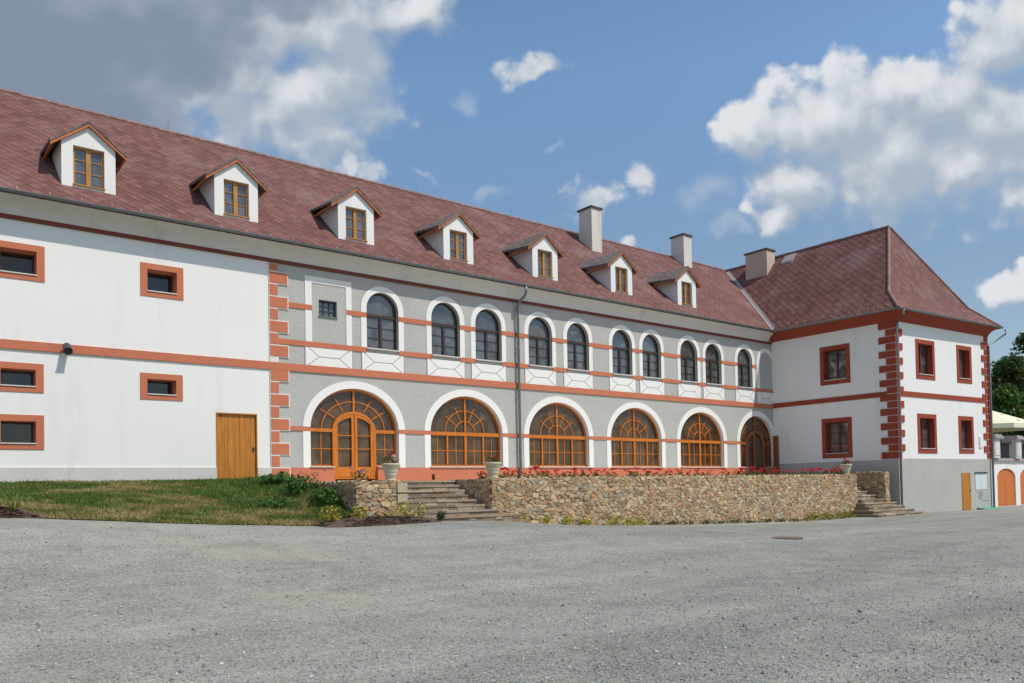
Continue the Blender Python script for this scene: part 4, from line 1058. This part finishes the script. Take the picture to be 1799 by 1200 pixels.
potted('flower_pot', 'cast stone pot with few red flowers right of the wide steps', (4.62, -6.25, ZT), [RED, RED])
potted('flower_pot', 'cast stone pot with red flowers at the far wall end near the wing', (25.45, -6.25, ZT), [RED, RED, (.6, .08, .04), RED])
# shrubs and border plants
def shrub(name, label, cat, loc, rad, n, size, colr, seed, group=None, spiky=False, petals=None):
    o = thing(name, label, cat, loc, group); f = MB()
    for k in range(6):
        r = random.Random(seed * 7 + k)
        add_leaves(f, n // 6, (loc[0] + r.uniform(-.5, .5) * rad[0], loc[1] + r.uniform(-.5, .5) * rad[1], loc[2] + rad[2] * r.uniform(.3, .9)), (rad[0] * .62, rad[1] * .62, rad[2] * .6), size, colr, seed * 17 + k, shell=.35)
    f.build('foliage', M['leaf'], o)
    if petals:
        b_ = MB()
        for k in range(5):
            r = random.Random(seed * 5 + k); add_leaves(b_, 14, (loc[0] + r.uniform(-.8, .8) * rad[0], loc[1] + r.uniform(-.8, .4) * rad[1], loc[2] + rad[2] * r.uniform(.9, 1.6)), (.05, .05, .05), .05, petals, seed * 3 + k)
        b_.build('blossoms', M['petal'], o)
    return o
for i, (x, s) in enumerate(((5.2, .22), (6.35, .2), (7.2, .26), (8.05, .24), (9.3, .26), (10.15, .3), (10.75, .22))):
    shrub('spurge', 'yellow green low plant at the foot of the long stone wall', 'plant', (x, -6.72, float(ground_z(x, -6.7)) - .02), (s * 1.2, .2, s), 130, .075, (.36, .36, .035), 500 + i, 'yellow green plants at the wall foot')
for i, x in enumerate((11.6, 12.4, 13.3, 14.4, 15.3, 16.4, 17.4, 18.4, 19.4, 20.4)):
    shrub('weed', 'dark green weeds growing along the long stone wall foot', 'plant', (x, -6.66, float(ground_z(x, -6.7)) - .02), (.5, .16, .13), 90, .07, (.07, .085, .025), 540 + i, 'dark weeds at the wall foot')
for i, x in enumerate((21.8, 22.9, 23.9, 24.8)):
    shrub('spurge', 'olive plant at the far foot of the stone wall near the corner steps', 'plant', (x, -6.75, float(ground_z(x, -6.7)) - .02), (.55, .22, .3), 170, .085, (.20, .21, .03), 560 + i, 'olive plants beside the corner steps')
for i, (x, y, s, h, lab) in enumerate(((-.70, -5.4, .55, .42, 'dark green shrub hugging the pier wall low on the grass bank'), (-.75, -4.0, .6, .38, 'leafy green shrub midway up the grass bank edge'), (-1.6, -4.6, .6, .22, 'low green shrub spreading over the grass slope'), (-.70, -2.3, .5, .28, 'green shrub nearest the orange plinth on the bank'))):
    shrub('shrub', lab, 'shrub', (x, y, float(bank_z(np.array(x), np.array(y)))), (s, s, h), 700, .10, (.08, .16, .035), 600 + i, 'shrubs on the grass bank')
shrub('flowering_plant', 'pale purple and red flowering plant behind the pier wall', 'plant', (.35, -5.6, ZT - .08), (.3, .25, .28), 90, .08, (.06, .10, .04), 640, petals=(.45, .25, .35))
shrub('flowering_plant', 'wispy reddish flowering plant before the arched glass door', 'plant', (-.05, -3.2, ZT - .08), (.6, .3, .3), 130, .08, (.07, .12, .04), 641, petals=(.5, .12, .10))
shrub('flowering_plant', 'single bright red flower bush at the top of wide steps', 'plant', (4.6, -5.7, ZT - .05), (.18, .18, .2), 60, .08, (.07, .10, .03), 642, petals=(.65, .04, .06))
shrub('flowering_plant', 'deep red flower bush in shade by the corner steps', 'plant', (27.7, -4.4, -.35), (.3, .3, .5), 160, .1, (.10, .05, .03), 643, petals=(.5, .02, .04))
shrub('potted_sprig', 'tiny green sprig on the wide steps before the orange plinth', 'plant', (3.6, -4.4, ZT), (.07, .07, .16), 24, .09, (.10, .08, .02), 644)
# mulch beds
def mulch(name, label, cx, cy, rx, ry, hgt, seed):
    n_ = 26; k_ = 9; mb = MB(); r = random.Random(seed)
    for j in range(k_ + 1):
        t_ = j / k_
        for i in range(n_):
            a_ = 2 * PI * i / n_; wob = 1 + .12 * math.sin(3 * a_ + seed) + .07 * math.sin(7 * a_)
            x, y = cx + rx * t_ * wob * math.cos(a_), cy + ry * t_ * wob * math.sin(a_)
            g = float(ground_z(x, y)); 
            if y > float(edge_y(np.array(x))): g = max(g, float(bank_z(np.array(x), np.array(y)))) if x < -.3 else g
            mb.v.append((x, y, g + hgt * (1 - t_ ** 2.2) + (random.uniform(-.035, .05) if j < k_ else -.02)))
    mb.f = [(j * n_ + i, (j + 1) * n_ + i, (j + 1) * n_ + (i + 1) % n_, j * n_ + (i + 1) % n_) for j in range(k_) for i in range(n_)]
    rr = np.random.default_rng(seed)
    for q_ in range(2600):
        a_ = rr.uniform(0, 6.28); t_ = math.sqrt(rr.random()); x, y = cx + rx * t_ * math.cos(a_), cy + ry * t_ * math.sin(a_)
        g = float(ground_z(x, y)); g = max(g, float(bank_z(np.array(x), np.array(y)))) if (x < -.3 and y > -6.9) else g
        z = g + hgt * (1 - t_ ** 2.2) + .015; dx, dy = rr.normal(0, .045, 2); w_ = .012
        o_ = len(mb.v); mb.v += [(x - dx, y - dy, z), (x + w_, y - w_, z + .015), (x + dx, y + dy, z + rr.uniform(0, .04)), (x - w_, y + w_, z)]; mb.f.append((o_, o_ + 1, o_ + 2, o_ + 3))
    return kind(mb.build(name, M['mulch']), 'stuff')
M['mulch'] = plain('bark_mulch', (.10, .062, .045), .95, 0, .6, 14)
mulch('bark_mulch', '', .15, -7.2, 1.8, .66, .17, 3)
mulch('bark_mulch', '', -9.35, -6.62, 1.75, .6, .2, 8)
for i, (x, y, s, c_, lab) in enumerate(((-1.15, -6.95, .36, (.36, .28, .05), 'yellowing plant at the left end of the bark bed'), (-.35, -7.05, .33, (.28, .27, .03), 'olive yellow plant in the bark bed below the shrub'),
        (.85, -7.1, .42, (.38, .35, .06), 'tall yellow green plant in the bark bed below the pier wall'), (1.45, -7.15, .32, (.38, .35, .12), 'pale cream leaved plant beside the bottom step'), (1.95, -7.35, .16, (.05, .10, .04), 'small dark green plant at the corner of the bottom step'))):
    shrub('border_plant', lab, 'plant', (x, y, float(ground_z(x, y)) + .08), (s, s * .8, s), 200, .07, c_, 660 + i, 'plants in the bark bed')
sp_ = MB(); r = np.random.default_rng(5); lx, ly = -8.05, -6.65; lz = float(bank_z(np.array(lx), np.array(ly)))
for i in range(46):
    a_ = r.uniform(0, 6.28); L = r.uniform(.25, .6); ex, ey = math.cos(a_) * L * .45, math.sin(a_) * L * .45
    sp_.add([(lx - .012, ly, lz), (lx + .012, ly, lz), (lx + ex, ly + ey, lz + L)], [(0, 1, 2)], (.17 * r.uniform(.6, 1.3), .19 * r.uniform(.7, 1.2), .035))
tag(sp_.build('ornamental_grass', M['leaf']), 'spiky grass tuft in the dark bark bed on the bank', 'plant')

# manhole cover
mh = thing('manhole_cover', 'rusty round manhole cover in the gravel yard', 'manhole cover', (9.15, -13.5, float(ground_z(9.15, -13.5))))
zc = float(ground_z(9.15, -13.5))
b_ = MB(); b_.lathe([(.02, .055), (.30, .055), (.31, .045), (.31, .02)], 28); b_.v = [(x + 9.15, y - 13.5, z + zc - .015) for x, y, z in b_.v]; b_.build('lid', plain('rusty_iron', (.22, .12, .085), .8, .2, .35, 9), mh)
b_ = MB(); b_.lathe([(.32, -.06), (.41, -.06), (.41, .045), (.40, .05), (.32, .05)], 28); b_.v = [(x + 9.15, y - 13.5, z + zc - .015) for x, y, z in b_.v]; b_.build('frame', plain('cast_iron_rim', (.16, .12, .10), .8, .2, .3, 9), mh)

# ------------------------------------------------------------------ gate wall, parasol and trees at the right
gw = thing('gate_wall', 'white yard wall with arched orange gates and balustrade pillars', 'wall', (38.2, -6.6, -2.1))
GX_ = (43.42, 46.95, 50.5)
gh = [arch(x, 1.40, -2.09, -.37, .55, 20) for x in GX_]
MB().wall(rect(38.0, 58, -2.4, .62), gh, -6.6).build('wall', M['white'], gw)
MB().box(37.9, 58, -6.72, -6.2, .62, .80).build('coping', M['valley'], gw)
MB().box(38.0, 58, -6.2, -6.0, -2.4, .6).build('inner_face', M['white'], gw)
for x in GX_:
    f = MB(); pr = arch(x, 1.395, -2.08, -.37, .545, 20)
    n_ = len(pr); h = n_ // 2
    L = [p for p in pr if p[0] <= x + 1e-6]; Rr = [p for p in pr if p[0] >= x - 1e-6]
    f.prism([(x - .012, -2.08)] + [(min(px_, x - .012), pz) for px_, pz in L[::-1]][0:], -6.52, -6.46) if False else None
    f.prism(([(px_ if px_ < x else x - .012, pz) for px_, pz in L] + [(x - .012, -2.08)])[::-1], -6.52, -6.46)
    f.prism(([(x + .012, -2.08)] + [(px_ if px_ > x else x + .012, pz) for px_, pz in Rr])[::-1], -6.52, -6.46)
    g = f.build('gate', M['gate'], gw); MB().reveal(arch(x, 1.40, -2.09, -.37, .55, 20), -6.6, -6.4, closed=False).build('reveal', M['white'], g)
for x in (38.9, 41.5, 44.8, 48.6):
    pb = MB(); pb.box(x - .42, x + .42, -6.85, -6.1, .80, 1.95); pb.box(x - .34, x + .34, -6.88, -6.84, .95, 1.8)
    pp = pb.build('pillar', M['chim'], gw); MB().box(x - .6, x + .6, -7.0, -5.95, 1.95, 2.12).box(x - .5, x + .5, -6.92, -6.0, 2.12, 2.2).build('pillar_cap', M['valley'], pp)
for xa, xb in ((39.4, 41.0), (42.0, 44.3), (45.3, 48.1), (49.1, 52)):
    bl = MB(); bl.box(xa, xb, -6.6, -6.35, 1.72, 1.82); k = xa + .12
    while k < xb: 
        bl.tube([(k, -6.47, .8), (k, -6.47, 1.0), (k, -6.47, 1.3), (k, -6.47, 1.72)], .045, 6); k += .26
    bl.build('balustrade', M['dmetal'], gw)
kind(MB().add([(38, -6.1, .55), (80, -6.1, .55), (80, 12, .55), (38, 12, .55)], [(0, 1, 2, 3)]).build('upper_terrace', M['gravel']), 'structure')
pz = thing('parasol', 'large cream parasol standing behind the white gate wall', 'parasol', (48.2, -3.6, .55))
cn = MB(); hs = 3.1; ap = (48.2, -3.6, 4.35); zl = 3.12
ed = [(48.2 + hs * math.cos(R(8) + PI / 4 * k), -3.6 + hs * math.sin(R(8) + PI / 4 * k), zl) for k in range(8)]
cn.add([ap] + ed, [(0, k + 1, (k + 1) % 8 + 1) for k in range(8)]); lo = [(x, y, z - .30) for x, y, z in ed]; cn.add(ed + lo, [(k, (k + 8), 8 + (k + 1) % 8, (k + 1) % 8) for k in range(8)])
cn.build('canopy', M['canvas'], pz)
em = MB()
for k in range(8):
    a_, b_ = Vector(ed[k]), Vector(ed[(k + 1) % 8]); mid = (a_ + b_) / 2; tp = Vector(ap)
    n_ = (b_ - a_).cross(tp - a_).normalized(); n_ = n_ if n_.z > 0 else -n_
    for f_, w_ in ((.18, .13), (.55, .10)):
        p_ = mid.lerp(tp, f_) + n_ * .012; u_ = (b_ - a_).normalized() * w_; v_ = (tp - mid).normalized() * w_ * .7
        em.add([p_ - u_ - v_, p_ + u_ - v_, p_ + u_ * .6 + v_, p_ - u_ * .6 + v_], [(0, 1, 2, 3)])
em.build('emblem', M['redwood'], pz)
MB().tube([(48.2, -3.6, .55), (48.2, -3.6, 4.3)], .045, 10).build('pole', M['door'], pz)
rb = MB()
for k in range(8): rb.tube([(48.2, -3.6, 4.28), (ed[k][0], ed[k][1], zl - .03)], .018, 5)
rb.build('ribs', M['door'], pz); MB().lathe([(.42, 0), (.42, .12), (.1, .16)], 16).build('base', M['valley'], None) if False else None
bs = MB(); bs.lathe([(.42, 0), (.42, .12), (.1, .16)], 16); bs.v = [(x + 48.2, y - 3.6, z + .55) for x, y, z in bs.v]; bs.build('base', M['valley'], pz)
sh_ = thing('garden_house', 'low grey roofed garden house behind the balustrade', 'building', (53.5, 1.0, .55))
MB().box(51.5, 57.5, -1, 3, .55, 2.4).build('wall', M['chim'], sh_)
MB().slab([[(51.2, -1.4, 2.4), (57.8, -1.4, 2.4), (57.8, 1, 3.7), (51.2, 1, 3.7)], [(57.8, 3.4, 2.4), (51.2, 3.4, 2.4), (51.2, 1, 3.7), (57.8, 1, 3.7)]], .1).build('roof', M['roofgrey'], sh_, uv=True)

def tree(name, label, x, y, zb, h, w_, seed, base, nclump=46, nl=150, size=.34):
    o = thing(name, label, 'tree', (x, y, zb), 'trees behind the gate wall'); r = random.Random(seed)
    tk = MB(); tk.tube([(x, y, zb - .3), (x + .1, y, zb + h * .25), (x - .1, y + .1, zb + h * .5), (x, y, zb + h * .85)], .28, 9, .05)
    cr = MB()
    for k in range(nclump):
        a_ = r.uniform(0, 6.28); t_ = r.uniform(.06, 1.0); rad = w_ * (math.sin(PI * min(1, t_ ** .75) * .93 + .12)) * r.uniform(.35, 1.0)
        c_ = (x + rad * math.cos(a_), y + rad * math.sin(a_), zb + h * (.14 + .84 * t_))
        s = r.uniform(.55, 1.15) * w_ * .30
        add_leaves(cr, nl, c_, (s, s, s * .75), size, tuple(q_ * r.uniform(.7, 1.3) for q_ in base), seed * 101 + k, shell=.45)
        if k % 4 == 0: tk.tube([(x, y, zb + h * t_ * .6), ((x + c_[0]) / 2, (y + c_[1]) / 2, zb + h * t_ * .75), c_], .07, 5, .02)
    tk.build('trunk', M['bark'], o); cr.build('crown', M['leaf'], o)
tree('broadleaf_tree', 'dense dark green tree right behind the cream parasol', 60.5, -1.0, -1, 10.2, 3.6, 1, (.060, .105, .030), 66, 190, .30)
tree('broadleaf_tree', 'tall loose crowned tree rising highest beyond the wing', 70, .5, -1, 13.2, 4.0, 2, (.070, .115, .040), 52, 130, .36)
tree('broadleaf_tree', 'bushy mid green tree low beside the wing roof corner', 57.2, -1.4, -1, 7.6, 2.8, 3, (.075, .14, .028), 46, 170, .28)
tree('broadleaf_tree', 'broad spreading tree at the far edge of the garden', 75, -2.5, -1, 11.0, 5.0, 4, (.070, .12, .034), 60, 150, .4)
tree('broadleaf_tree', 'yellowish green tree standing nearest the garden house', 64, -3.2, -1, 7.4, 3.4, 5, (.09, .15, .03), 50, 170, .3)

# the roots of all parts are plain empties; drop the build-time note
for o in bpy.data.objects:
    if '_loc' in o: del o['_loc']
